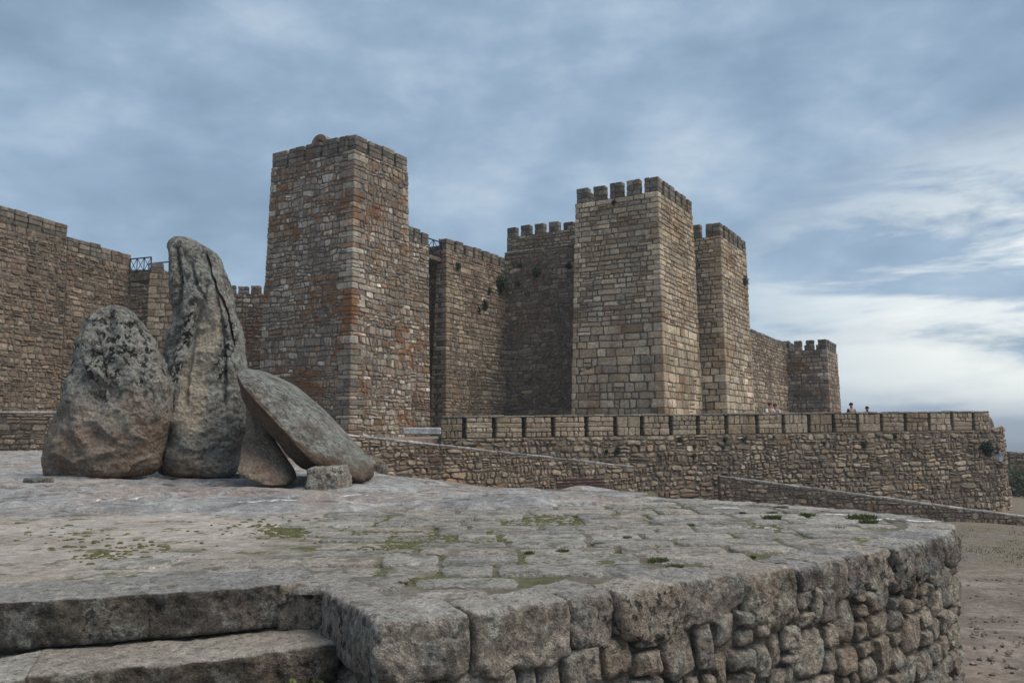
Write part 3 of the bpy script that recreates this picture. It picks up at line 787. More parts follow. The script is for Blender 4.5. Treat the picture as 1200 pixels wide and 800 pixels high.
# ramp walls
la, lb = plan(404, 30.0), plan(742, 37.2)
zA_, zB_ = zpx(404, 510, 30), zpx(738, 548, 37.2)
wall('ramp_wall', 'sloping rubble wall with pale coping descending behind the leaning slab boulder', (la.x, la.y), (lb.x, lb.y), -1.0, zA_, zB_, .55, .19, .26, PAL_W, M_W, rag=.25, split=.15, rnd=.18,
     joint=.03, prot=.045, coping=(.10, .03, .7), far=False, zb2=-2.6, holes=lambda u, z: 7.85 < u < 8.5 and z < zpx(632, 571, 34.6) and z > -3)
ra, rb = plan(842, 41.0), plan(1330, 40.5)
wall('ramp_wall', 'low sloping rubble wall with grey coping running to the right edge, below the parapet wall', (ra.x, ra.y), (rb.x, rb.y), -4.6, zpx(842, 559, 41), zpx(1330, 625, 40.5), .6, .20, .27, PAL_D, M_W, rag=.25, split=.1,
     rnd=.18, joint=.03, coping=(.12, .03, .8), far=False, zb2=-5.2)

# pale slab lying by the end of the parapet
sp0 = plan(472, 35.5)
slb = empty('stone_slab', (sp0.x, sp0.y, zpx(472, 509, 35.5)), label='long pale stone slab lying at the left end of the parapet wall', cat='stone slab')
vs, fs = rough_box((sp0.x, sp0.y, zpx(472, 509, 35.5)), (1.65, .25, 0), (-.1, .6, 0), (0, 0, .3), .04, .01)
mesh_obj('block', vs, fs, M_COPE, slb, tint=(.42, .42, .41))

# ------------------------------------------------------------------ ground sheet
ctrl = np.array([(0, 0, -1.5), (-5, 0, -1.5), (6, 2, -1.5), (5, 8.5, -1.5), (9, 8, -1.55), (7, 14, -1.95), (10, 20, -2.35), (15, 30, -3.05), (22, 38, -3.65), (28, 42, -3.95),
  (40, 50, -4.6), (12, 38, -3.3), (6, 36, -2.6), (3.5, 33, -1.95), (0, 31.5, -1.45), (-2.5, 30, -1.0), (-5.5, 28.5, -.6), (-3, 22, -1.2), (0, 16, -1.2), (3, 15, -1.5), (-8, 31, -.25), (-15, 30, -.05),
  (-25, 34, .0), (-30, 20, -.1), (-12, 13, -.5), (-20, 8, -.5), (-7, 9, -.6), (-20, 50, 0), (-8, 42, .1), (-40, 40, 0), (-40, 0, -.6), (0, -20, -2), (30, -10, -2), (30, 10, -2.3), (35, 30, -3.6), (5, 60, -.5), (30, 60, -3.5)])
def ground_z(x, y):
    d2 = (x[..., None] - ctrl[:, 0]) ** 2 + (y[..., None] - ctrl[:, 1]) ** 2 + 1.5
    wt = d2 ** -1.9
    z = (wt * ctrl[:, 2]).sum(-1) / wt.sum(-1)
    r = np.hypot(x - 5, y - 30)
    return z - 62 * (1 - np.exp(-np.clip(r - 62, 0, None) / 170))
gc = (10.0, 16.0); nr, na_ = 150, 240
rr = np.concatenate([[0.0], .35 * (1.048 ** np.arange(nr) - 1) / .048 * .5 + .2, [1200, 2500, 6000]])
th = np.linspace(0, 2 * math.pi, na_, endpoint=False)
RR, TH = np.meshgrid(rr, th, indexing='ij')
X, Y = gc[0] + RR * np.cos(TH), gc[1] + RR * np.sin(TH)
Z = ground_z(X, Y)
Z += np.where(RR < 60, .03 * np.sin(X * 1.7 + 1.3 * np.sin(Y * .9)) * np.sin(Y * 1.3 + X * .4), 0)
gv = np.stack([X, Y, Z], -1).reshape(-1, 3).tolist()
gf = []
for i in range(len(rr) - 1):
    for j in range(na_):
        k = (j + 1) % na_; gf.append([i * na_ + j, (i + 1) * na_ + j, (i + 1) * na_ + k, i * na_ + k])
mesh_obj('ground', gv, gf, M_GROUND, None, smooth=True, kind='structure')
def gz1(x, y): return float(ground_z(np.array([x]), np.array([y]))[0])

# ------------------------------------------------------------------ platform outline (z = 0)
outl = [flat(*p) for p in [(372, 692), (436, 729), (545, 722), (610, 712), (700, 700), (780, 688.5), (850, 678), (930, 667), (1000, 654.5), (1060, 641.5), (1103, 629), (1118, 618.5),
        (1100, 611), (1050, 604), (1000, 598.5), (900, 590.5), (780, 583.5)]]
def catmull(pts, n=12):
    o = []
    for i in range(len(pts) - 1):
        p0 = pts[max(i - 1, 0)]; p1 = pts[i]; p2 = pts[i + 1]; p3 = pts[min(i + 2, len(pts) - 1)]
        for k in range(n):
            t_ = k / n
            o.append(.5 * ((2 * p1) + (-p0 + p2) * t_ + (2 * p0 - 5 * p1 + 4 * p2 - p3) * t_ ** 2 + (-p0 + 3 * p1 - 3 * p2 + p3) * t_ ** 3))
    return o + [pts[-1]]
side = [outl[0].lerp(outl[1], k / 6) for k in range(6)]
curve = catmull(outl[1:], 14)
path = curve
cum = [0.0]
for i in range(1, len(path)): cum.append(cum[-1] + (path[i] - path[i - 1]).length)
PLN = cum[-1]
def pathP(s):
    if s <= 0: return path[0] + (path[1] - path[0]).normalized() * s
    if s >= PLN: return path[-1] + (path[-1] - path[-2]).normalized() * (s - PLN)
    i = int(np.searchsorted(cum, s)) ; i = max(1, min(i, len(path) - 1))
    return path[i - 1].lerp(path[i], (s - cum[i - 1]) / (cum[i] - cum[i - 1]))
def pathN(s):
    d = (pathP(s + .08) - pathP(s - .08)).normalized()
    return Vector((d.y, -d.x, 0))            # outward (to the right of travel)
def s_of_px(px):                              # on the near side, px increases with s
    best = min(range(len(path)), key=lambda i: abs(proj(path[i])[0] - px) + (1000 if cum[i] > s_far else 0))
    i = best
    return cum[i]
s_far = cum[14 * 10]
def fbm(p, o=4, h=.6):
    v = 0; a = 1; f = 1
    for _ in range(o): v += a * noise.noise(p * f); a *= h; f *= 2.05
    return v

def grid_block(fn, nu, nv, nw):
    """closed box surface of grid points fn(u,v,w) in [0,1]^3"""
    vs = []; idx = {}; fs = []
    def g(i, j, k):
        key = (i, j, k)
        if key not in idx: idx[key] = len(vs); vs.append(fn(i / nu, j / nv, k / nw))
        return idx[key]
    for i in range(nu):
        for j in range(nv):
            fs.append([g(i, j, 0), g(i, j + 1, 0), g(i + 1, j + 1, 0), g(i + 1, j, 0)])
            fs.append([g(i, j, nw), g(i + 1, j, nw), g(i + 1, j + 1, nw), g(i, j + 1, nw)])
    for i in range(nu):
        for k in range(nw):
            fs.append([g(i, 0, k), g(i + 1, 0, k), g(i + 1, 0, k + 1), g(i, 0, k + 1)])
            fs.append([g(i, nv, k), g(i, nv, k + 1), g(i + 1, nv, k + 1), g(i + 1, nv, k)])
    for j in range(nv):
        for k in range(nw):
            fs.append([g(0, j, k), g(0, j, k + 1), g(0, j + 1, k + 1), g(0, j + 1, k)])
            fs.append([g(nu, j, k), g(nu, j + 1, k), g(nu, j + 1, k + 1), g(nu, j, k + 1)])
    return vs, fs
def roundbox(u, v, w, lu, lv, lw, r):
    """pull unit box coords onto a rounded box of the given size; returns local offsets"""
    p = Vector((u * lu, v * lv, w * lw)); r = min(r, lu * .45, lv * .45, lw * .45)
    c = Vector((min(max(p.x, r), lu - r), min(max(p.y, r), lv - r), min(max(p.z, r), lw - r)))
    d = p - c
    if d.length > 1e-6:
        m = max(abs(d.x), abs(d.y), abs(d.z)); d = d.normalized() * m if m < r else d.normalized() * r
    return c + d

plat = empty('stone_platform', (0, 7, 0), label='round-ended raised platform of paved granite filling the foreground', cat='platform')
# body and dirt surface of the platform
body_px = [p.copy() for p in path]
stepL = flat(0, 712.5); stepR = flat(360, 686.5)
sdir = (stepR - stepL).normalized(); sout = Vector((sdir.y, -sdir.x, 0))
left_far = stepL - sdir * 6
bn = [p - pathN(cum[i]) * .062 for i, p in enumerate(path)]
outline = bn + [Vector((2.2, 12.6, 0)), Vector((0, 13.5, 0)), Vector((-4, 14, 0)), Vector((-9, 14, 0)), Vector((-16, 13, 0))] + [left_far + sout * -.2, stepR - sout * .2, outl[0] + Vector((.13, .0, 0))]
prism('platform_body', [Vector((p.x, p.y, -2.2)) for p in outline], [Vector((p.x, p.y, -.03)) for p in outline], M_EARTH, plat)
# dirt surface (grid, clipped to the outline)
bn2 = [p - pathN(cum[i]) * .2 for i, p in enumerate(path)]
ol2 = [(p.x, p.y) for p in bn2 + outline[len(bn):-3]] + [(q.x, q.y) for q in (left_far - sout * .2, stepR - sout * .2, outl[0] + Vector((.15, .1, 0)))]
def in_plat(x, y): return inpoly(x, y, ol2)
V_ = []; F_ = []; nx, ny = 200, 130; x0, x1, y0, y1 = -9.5, 4.9, 4.2, 13.2
for j in range(ny + 1):
    for i in range(nx + 1):
        x = x0 + (x1 - x0) * i / nx; y = y0 + (y1 - y0) * j / ny
        V_.append(Vector((x, y, .004 + .012 * fbm(Vector((x * 2.2, y * 2.2, 3)), 3))))
for j in range(ny):
    for i in range(nx):
        cx_, cy_ = V_[j * (nx + 1) + i].x + .04, V_[j * (nx + 1) + i].y + .04
        if in_plat(cx_, cy_):
            q = j * (nx + 1) + i; F_.append([q, q + 1, q + nx + 2, q + nx + 1])
used = sorted({i for f in F_ for i in f}); rm = {a_: b_ for b_, a_ in enumerate(used)}
mesh_obj('dirt_surface', [V_[i] for i in used], [[rm[i] for i in f] for f in F_], M_DIRT, plat, smooth=True)

# capstones round the rim
cap_px = [436, 553, 668, 723, 800, 873, 935, 960, 994, 1019, 1050, 1069, 1083, 1104, 1117]
caps = [0.0] + [s_of_px(p) for p in cap_px[1:]]
s_ = caps[-1]
while s_ < PLN - .3: s_ += R.uniform(.4, .75); caps.append(min(s_, PLN))
HC = [.34, .35, .31, .31, .29, .40, .22, .31, .34, .30, .36, .30, .34, .30, .32]
cap_low = []
for i in range(len(caps) - 1):
    s0, s1 = caps[i] - .002, caps[i + 1] + .002; ln = s1 - s0
    if ln < .06: continue
    h = HC[i] if i < len(HC) else R.uniform(.28, .38)
    dep = R.uniform(.36, .5) if i else .5
    seed = Vector((R.uniform(0, 90), R.uniform(0, 90), 0)); pr = R.uniform(-.02, .035); tilt = R.uniform(-.012, .012)
    cap_low.append((caps[i], caps[i + 1], h))
    zo = R.uniform(-.012, .012)
    near = i < 15; bl_, br_ = R.uniform(.05, .38), R.uniform(.05, .38)
    res = .028 if near else .07
    def fn(u, v, w):
        # u along the rim, v inward, w up
        q = roundbox(u, v, w, ln, dep, h, .052 if near else .03)
        s = s0 + q.x; nrm = pathN(s); base = pathP(s)
        k = Vector((q.x, q.y, q.z))
        side_ = 1 - min(1, v * 3)
        top_ = max(0, (w - .85) / .15)
        n1 = fbm(k * 3.1 + seed, 3, .6) * .8 + 1.1 * (.45 - abs(noise.noise(k * 5.5 + seed))) + .55 * fbm(k * 17 + seed, 3, .7)
        amp = .036 * (1 - top_) + .007 * top_
        # lower edge of the block is ragged
        zz = -h + q.z + (.05 * fbm(Vector((q.x * 4, 5, 0)) + seed, 3) if w < .3 else 0) * (1 - w / .3 if w < .3 else 0)
        zz += (1 - w) ** 1.5 * (bl_ * max(0, 1 - 2 * u) ** 2.2 + br_ * max(0, 2 * u - 1) ** 2.2) * h
        p = base + nrm * (pr - q.y + amp * n1 * (1 if v < .5 else .2)) + ZZ * (zz + .014 * n1 * top_ + tilt * (u - .5) * top_ + .016 * top_)
        return p
    vs, fs = grid_block(fn, max(4, int(ln / res)), max(3, int(dep / (res * 1.3))), max(4, int(h / res)))
    fs = [f[::-1] for f in fs]
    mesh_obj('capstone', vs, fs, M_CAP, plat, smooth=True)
# cheek block beside the steps
ck0, ck1 = outl[0], outl[1]

# rubble below the capstones
def capbot(s):
    for a_, b_, h in cap_low:
        if a_ <= s < b_: return -h
    return -.4
st = Stones()
def lump(s0, s1, z0, z1, prot):
    n_ = 9; vs = []; fs = []; seed = Vector((R.uniform(0, 99), R.uniform(0, 99), 0))
    cs_, cz_ = (s0 + s1) / 2, (z0 + z1) / 2; hs, hz_ = (s1 - s0) / 2, (z1 - z0) / 2
    rot = R.uniform(-.12, .12); ex = R.uniform(3.5, 9); skew = R.uniform(-.3, .3); tl1, tl2 = R.uniform(-.25, .25), R.uniform(-.25, .25)
    for ring in range(n_):
        f = ring / (n_ - 1)                       # 0 outer, 1 centre
        rad = math.cos(f * math.pi / 2) ** .42 if f < 1 else 0
        dpt = prot * math.sin(f * math.pi / 2) ** .55
        m_ = 18
        for k in range(m_ if f < 1 else 1):
            a_ = 2 * math.pi * k / m_
            cx_, sx_ = math.cos(a_), math.sin(a_)
            kx = math.copysign(abs(cx_) ** (2 / ex), cx_) * rad; kz = math.copysign(abs(sx_) ** (2 / ex), sx_) * rad
            nn = fbm(Vector((cx_ * 1.1, sx_ * 1.1, f)) + seed, 3)
            g = 1 + .17 * nn
            uu = kx * hs * g + skew * kz * hs + rot * kz * hz_; zz = kz * hz_ * g - rot * kx * hs
            s = cs_ + uu; nrm = pathN(s)
            vs.append(pathP(s) + nrm * (-.10 + dpt + .7 * tl1 * uu + .7 * tl2 * zz + .024 * fbm(Vector((uu * 8, zz * 8, dpt * 8)) + seed, 5, .65) * (f > 0)) + ZZ * (cz_ + zz))
    m_ = 18
    for ring in range(n_ - 2):
        for k in range(m_):
            fs.append([ring * m_ + k, ring * m_ + (k + 1) % m_, (ring + 1) * m_ + (k + 1) % m_, (ring + 1) * m_ + k])
    o = (n_ - 2) * m_; c_ = (n_ - 1) * m_
    for k in range(m_): fs.append([o + k, o + (k + 1) % m_, c_])
    return vs, fs
def cellsplit(s0, s1, z0, z1, depth=0):
    """recursive random split into stones of mixed size"""
    w_, h_ = s1 - s0, z1 - z0
    big_ = R.uniform(.19, .50)
    if (w_ > big_ or h_ > big_ * .85) and depth < 8:
        if w_ / h_ > R.uniform(.8, 1.5):
            c = s0 + w_ * R.uniform(.32, .68); cellsplit(s0, c, z0, z1, depth + 1); cellsplit(c, s1, z0, z1, depth + 1)
        else:
            c = z0 + h_ * R.uniform(.32, .68); cellsplit(s0, s1, z0, c, depth + 1); cellsplit(s0, s1, c, z1, depth + 1)
        return
    if min(w_, h_) < .045: return
    vs, fs = lump(s0 + .011, s1 - .011, z0 + .011, z1 - .011, R.uniform(.08, .135))
    st.add(vs, fs, (1, 1, 1), False)
for a_, b_, h in cap_low:
    pass
s_ = 0.0
segs = []
while s_ < PLN:
    e_ = s_ + R.uniform(.45, .8); segs.append((s_, min(e_, PLN))); s_ = e_
for (a_, b_) in segs:
    zt_ = capbot((a_ + b_) / 2) + .07
    cellsplit(a_ + R.uniform(-.03, .03), b_ + R.uniform(-.03, .03), -1.75, zt_)
st.emit(plat, M_RUB, 'rubble_stone', 300, 'buried_rubble', 8, smooth=True)
# small chinking stones under the caps
# cheek side (left face of the corner) : two courses of blocks
cd = (ck0 - ck1); cl_ = cd.length; cd.normalize(); cn = Vector((cd.y * -1, cd.x, 0))
if cn.x > 0: cn = -cn
for (a_, b_, z0, z1) in ((.0, 1.0, -.36, 0.0),):
    seed = Vector((4, 7, 1)); ln = cl_ - .02
    def fn(u, v, w):
        q = roundbox(u, v, w, ln, .3, .36, .05)
        return ck1 + cd * (.03 + q.x) + cn * (-.012 - q.y + .02 * fbm(q * 4 + seed, 4)) + ZZ * (-.36 + q.z + .022)
    vs, fs = grid_block(fn, 18, 8, 12)
    if cd.cross(-cn).z < 0: fs = [f[::-1] for f in fs]
    mesh_obj('capstone', vs, fs, M_CAP, plat, smooth=True)
fs_ = flat(362, 684)
def fn(u, v, w):
    q = roundbox(u, v, w, .42, .34, .3, .02); return Vector((fs_.x - .16, fs_.y - .14, -.275)) + q + Vector((.2, .2, .6)) * .02 * fbm(q * 6, 3)
vs, fs = grid_block(fn, 12, 10, 8); mesh_obj('capstone', vs, fs, M_CAP, plat, smooth=True)
lw = Stones()
for (u0, u1, z0, z1) in ((0, .33, -.72, -.37), (.34, .62, -.66, -.37), (.63, 1.05, -.75, -.37), (0, .42, -1.1, -.73), (.43, 1.05, -1.15, -.76)):
    seed = Vector((u0 * 9, z0 * 7, 1))
    def fn(u, v, w):
        q = roundbox(u, v, w, (u1 - u0) * cl_, .3, z1 - z0, .06)
        return ck1 + cd * (u0 * cl_ + q.x) + cn * (-.03 - q.y + .025 * fbm(q * 5 + seed, 4)) + ZZ * (z0 + q.z)
    vs, fs = grid_block(fn, 10, 6, 10)
    if cd.cross(-cn).z < 0: fs = [f[::-1] for f in fs]
    mesh_obj('rubble_stone', vs, fs, M_RUB, plat, smooth=True)

# flagstones
def dist_edge(x, y):
    return min((Vector((x, y, 0)) - p).length for p in path[::3])
yr = 4.45; row = 0
flag_n = 0
while yr < 12.2:
    h = R.uniform(.24, .46) if yr < 8 else R.uniform(.35, .6)
    x = -4.2 + R.uniform(0, .4); ang = .06
    while x < 4.6:
        wd = R.uniform(.26, .85) * (1.1 if yr < 8 else 1.25)
        cx_, cy_ = x + wd / 2, yr + h / 2 + (x) * ang
        x_ = x; x += wd
        if not in_plat(cx_, cy_) or dist_edge(cx_, cy_) < .43: continue
        pxc = proj((cx_, cy_, 0))
        # worn sandy area on the left has no flags
        lim = 330 + 60 * math.sin(cy_ * 1.3) + (660 - pxc[1]) * 1.2
        if pxc[0] < lim and not (pxc[1] > 655 and pxc[0] > 120): continue
        if (Vector((cx_, cy_, 0)) - stepL).dot(-sout) < .32 and cx_ < outl[0].x + .1: continue
        if R.random() < .012: continue
        j = .013
        q = [(x_ + j, yr + j), (cx_, yr + j), (x_ + wd - j, yr + j), (x_ + wd - j, yr + h / 2), (x_ + wd - j, yr + h - j), (cx_, yr + h - j), (x_ + j, yr + h - j), (x_ + j, yr + h / 2)]
        q = [(cx_ + (a_ - cx_) * (1 - (.06 if k % 2 == 0 else 0) * R.uniform(.2, 1.8)) + R.uniform(-.016, .016), (yr + h / 2) + (b_ - yr - h / 2) * (1 - (.06 if k % 2 == 0 else 0) * R.uniform(.2, 1.8)) + R.uniform(-.016, .016)) for k, (a_, b_) in enumerate(q)]
        # one smoothing cut of the outline gives 16 points
        qq = []
        for k in range(8):
            a_, b_ = q[k], q[(k + 1) % 8]
            qq += [(a_[0] * .86 + b_[0] * .14, a_[1] * .86 + b_[1] * .14), (a_[0] * .14 + b_[0] * .86, a_[1] * .14 + b_[1] * .86)]
        zt_ = .016 + R.uniform(-.007, .012); tx, ty = R.uniform(-.018, .018), R.uniform(-.018, .018)
        vs = []
        cu, cv = cx_, yr + h / 2
        for (k, zz) in ((1.0, -.02), (1.0, zt_ - .014), (.955, zt_), (.5, zt_ + R.uniform(-.002, .005))):
            for (a_, b_) in qq:
                xx, yy = cu + (a_ - cu) * k, cv + (b_ - cv) * k
                vs.append(Vector((xx, yy + xx * ang, zz + (0 if zz < 0 else (xx - cu) * tx + (yy - cv) * ty + .007 * noise.noise(Vector((xx * 7, yy * 7, 2)))))))
        vs.append(Vector((cu, cv + cu * ang, zt_ + .004)))
        fs = []
        for r_ in range(3):
            for k in range(16): fs.append([r_ * 16 + k, r_ * 16 + (k + 1) % 16, (r_ + 1) * 16 + (k + 1) % 16, (r_ + 1) * 16 + k])
        for k in range(16): fs.append([48 + k, 48 + (k + 1) % 16, 64])
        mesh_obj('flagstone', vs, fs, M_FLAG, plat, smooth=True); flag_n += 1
    yr += h; row += 1

# steps
steps = empty('stone_steps', (-2.5, 4.6, -.5), label='worn granite steps with dark rough risers at the lower left corner', cat='steps')
for k in range(0, 7):
    fo = .50 * k                                  # outward offset of the front edge
    zt_ = -.245 * k + (.03 if k == 0 else 0)
    u_ = -5.2; Ltot = (stepR - stepL).length + .06 + (0 if k == 0 else .06 * k)
    cuts = [u_]
    joints = {0: [.95, 2.05 - .55], 1: [.28, 1.0]}.get(k, [.6, 1.4])
    joints = [-3.9, -2.8, -1.6, -.5] + ([.75] if k == 0 else [.22]) + [Ltot]
    cuts = [-5.2] + joints
    for i in range(len(cuts) - 1):
        a_, b_ = cuts[i] - .012, cuts[i + 1] + .012; ln = b_ - a_
        vis = b_ > -.2 and k < 3
        dep = .62; h = .27; seed = Vector((k * 5.1, i * 3.3, 0)); dz = R.uniform(-.008, .008)
        def fn(u, v, w):
            q = roundbox(u, v, w, ln, dep, h, .022)
            n1 = fbm(q * 3.5 + seed, 3, .6) + .6 * fbm(q * 19 + seed, 3, .7); top_ = max(0, (w - .85) / .15)
            wv = .02 * math.sin((a_ + q.x) * 2.1 + k)
            return stepL + sdir * (a_ + q.x) + sout * (fo + wv - q.y + (.03 * n1 if v < .5 else 0) * (1 - top_ * .6)) + ZZ * (zt_ - h + q.z + dz + .010 * n1 * top_ - (.018 if k else .004) * math.exp(-((u - .55) / .3) ** 2) * top_)
        r_ = .03 if vis else .12
        vs, fs = grid_block(fn, max(3, int(ln / r_)), max(3, int(dep / (r_ * 1.3))), max(3, int(h / r_)))
        fs = [f[::-1] for f in fs]
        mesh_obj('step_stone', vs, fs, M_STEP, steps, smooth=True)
    # fill
    prism('step_core', [stepL + sdir * -5.1 + sout * (fo - .08) + ZZ * -1.9, stepL + sdir * (Ltot - .05) + sout * (fo - .08) + ZZ * -1.9, stepL + sdir * (Ltot - .05) + sout * (fo - .5) + ZZ * -1.9, stepL + sdir * -5.1 + sout * (fo - .5) + ZZ * -1.9],
          [stepL + sdir * -5.1 + sout * (fo - .08) + ZZ * (zt_ - .05), stepL + sdir * (Ltot - .05) + sout * (fo - .08) + ZZ * (zt_ - .05), stepL + sdir * (Ltot - .05) + sout * (fo - .5) + ZZ * (zt_ - .05), stepL + sdir * -5.1 + sout * (fo - .5) + ZZ * (zt_ - .05)], M_MORTAR, steps)

# ------------------------------------------------------------------ rock outcrop
crest_px = [(425, 549, 16.0), (470, 557, 14.8), (560, 568.5, 13.0), (650, 577, 12.2), (730, 581, 12.0), (800, 584, 12.2)]
cr = [(at(*c).x, c[2], at(*c).z) for c in crest_px]
def rock_z(x, y):
    """surface height; falls away beyond the crest"""
    z = -.03 + .17 * (1 / (1 + math.exp(-(y - 9.8) * 1.6)))
    yc = np.interp(x, [-40, -12, -3.6, -2.1, -.55, .65, 1.65, 2.6], [30, 29, 17.2, 15.0, 13.0, 12.2, 11.9, 11.4])
    zc = np.interp(x, [-40, -3.6, -2.1, -.55, .65, 1.65, 2.6], [.12, .13, .10, .07, .03, .01, -.01])
    kx = 1 / (1 + math.exp(-(x + 4.2) * 1.5))
    z = z * (1 - kx) + (z + (zc - .13) * min(1, max(0, (y - 9) / 3))) * kx
    if y > yc: z -= .22 * (y - yc) + .02 * (y - yc) ** 2
    # joint lines and slabs: long undulations across the view
    p = Vector((x * .45, y * 1.1, 0))
    a_ = fbm(p, 5, .55); f = min(1, max(0, (y - 8.6) / 1.4))
    z += .075 * a_ * f
    cr_ = abs(noise.noise(Vector((x * .35 + 3, y * .9 + x * .22, 5)))); z -= .07 * math.exp(-(cr_ / .035) ** 2) * f
    cr2 = abs(noise.noise(Vector((x * .8 + 9, y * 1.6 - x * .3, 1)))); z -= .035 * math.exp(-(cr2 / .04) ** 2) * f
    # swelling at the left front
    z += .10 * math.exp(-((x + 8.2) / 2.2) ** 2 - ((y - 12) / 1.1) ** 2)
    return z
V_ = []; F_ = []; nx, ny = 330, 240
ys = [8.3 + 24 * (j / ny) ** 1.6 for j in range(ny + 1)]
for j in range(ny + 1):
    hw0 = -3.0 - ys[j] * .72; hw1 = 2.9
    for i in range(nx + 1):
        x = hw0 + (hw1 - hw0) * i / nx; y = ys[j]
        z = rock_z(x, y)
        # front margin dips under the dirt with an irregular edge
        edge = 9.25 + .5 * noise.noise(Vector((x * .6, 0, 4))) + .2 * noise.noise(Vector((x * 2.3, 0, 4))) + max(0, (x + 2.5)) * .42
        if y < edge: z -= (edge - y) * .22
        if i in (0, nx) or j in (0, ny): z = -3
        V_.append((x, y, z))
for j in range(ny):
    for i in range(nx):
        q = j * (nx + 1) + i; F_.append([q, q + 1, q + nx + 2, q + nx + 1])
mesh_obj('rock_outcrop', V_, F_, M_ROCK, None, smooth=True, kind='structure')
# white mineral streaks on the rock and paving: thin raised sheets
def streak(name, pts, w0, lab, surf, parent=None):
    vs = []; fs = []; P_ = catmull([Vector((p[0], p[1], 0)) for p in pts], 8); n_ = len(P_)
    for i, p in enumerate(P_):
        a_ = P_[min(i + 1, n_ - 1)] - P_[max(i - 1, 0)]; nn = Vector((-a_.y, a_.x, 0)).normalized()
        hw = w0 * math.sin(math.pi * (i + .3) / (n_ - .4)) ** .6 * (1 + .45 * noise.noise(Vector((i * .9, w0 * 50, 0))))
        for s in (-1, 0, 1):
            q = p + nn * hw * s; vs.append((q.x, q.y, surf(q.x, q.y) + (.012 if s == 0 else .005)))
    for i in range(n_ - 1):
        for s in (0, 1): fs.append([i * 3 + s, (i + 1) * 3 + s, (i + 1) * 3 + s + 1, i * 3 + s + 1])
    return mesh_obj(name, vs, fs, M_VEIN, parent, smooth=True, kind='structure')
def onrock(px, py):
    Y_ = 8.8
    while Y_ < 20:
        p = at(px, py, Y_)
        if p.z < rock_z(p.x, p.y): break
        Y_ += .02
    return (p.x, p.y)
streak('mineral_vein', [onrock(*p) for p in ((88, 592), (112, 588), (135, 584.5), (170, 582))], .02, None, rock_z)
streak('mineral_vein', [onrock(*p) for p in ((274, 589.5), (300, 588.5), (325, 586.5), (348, 587.5))], .02, None, rock_z)
streak('mineral_vein', [onrock(*p) for p in ((398, 583), (415, 580), (432, 580))], .02, None, rock_z)
for a_ in (((835, 599), (852, 598.5), (872, 599.5)), ((1028, 613), (1040, 612), (1050, 613.5)), ((1062, 614), (1080, 615), (1096, 615.5)), ((962, 606), (978, 606.5), (990, 607))):
    streak('mineral_vein', [tuple(flat(*p).xy) for p in a_], .04 if a_[0][0] != 962 else .02, None, lambda x, y: .034)

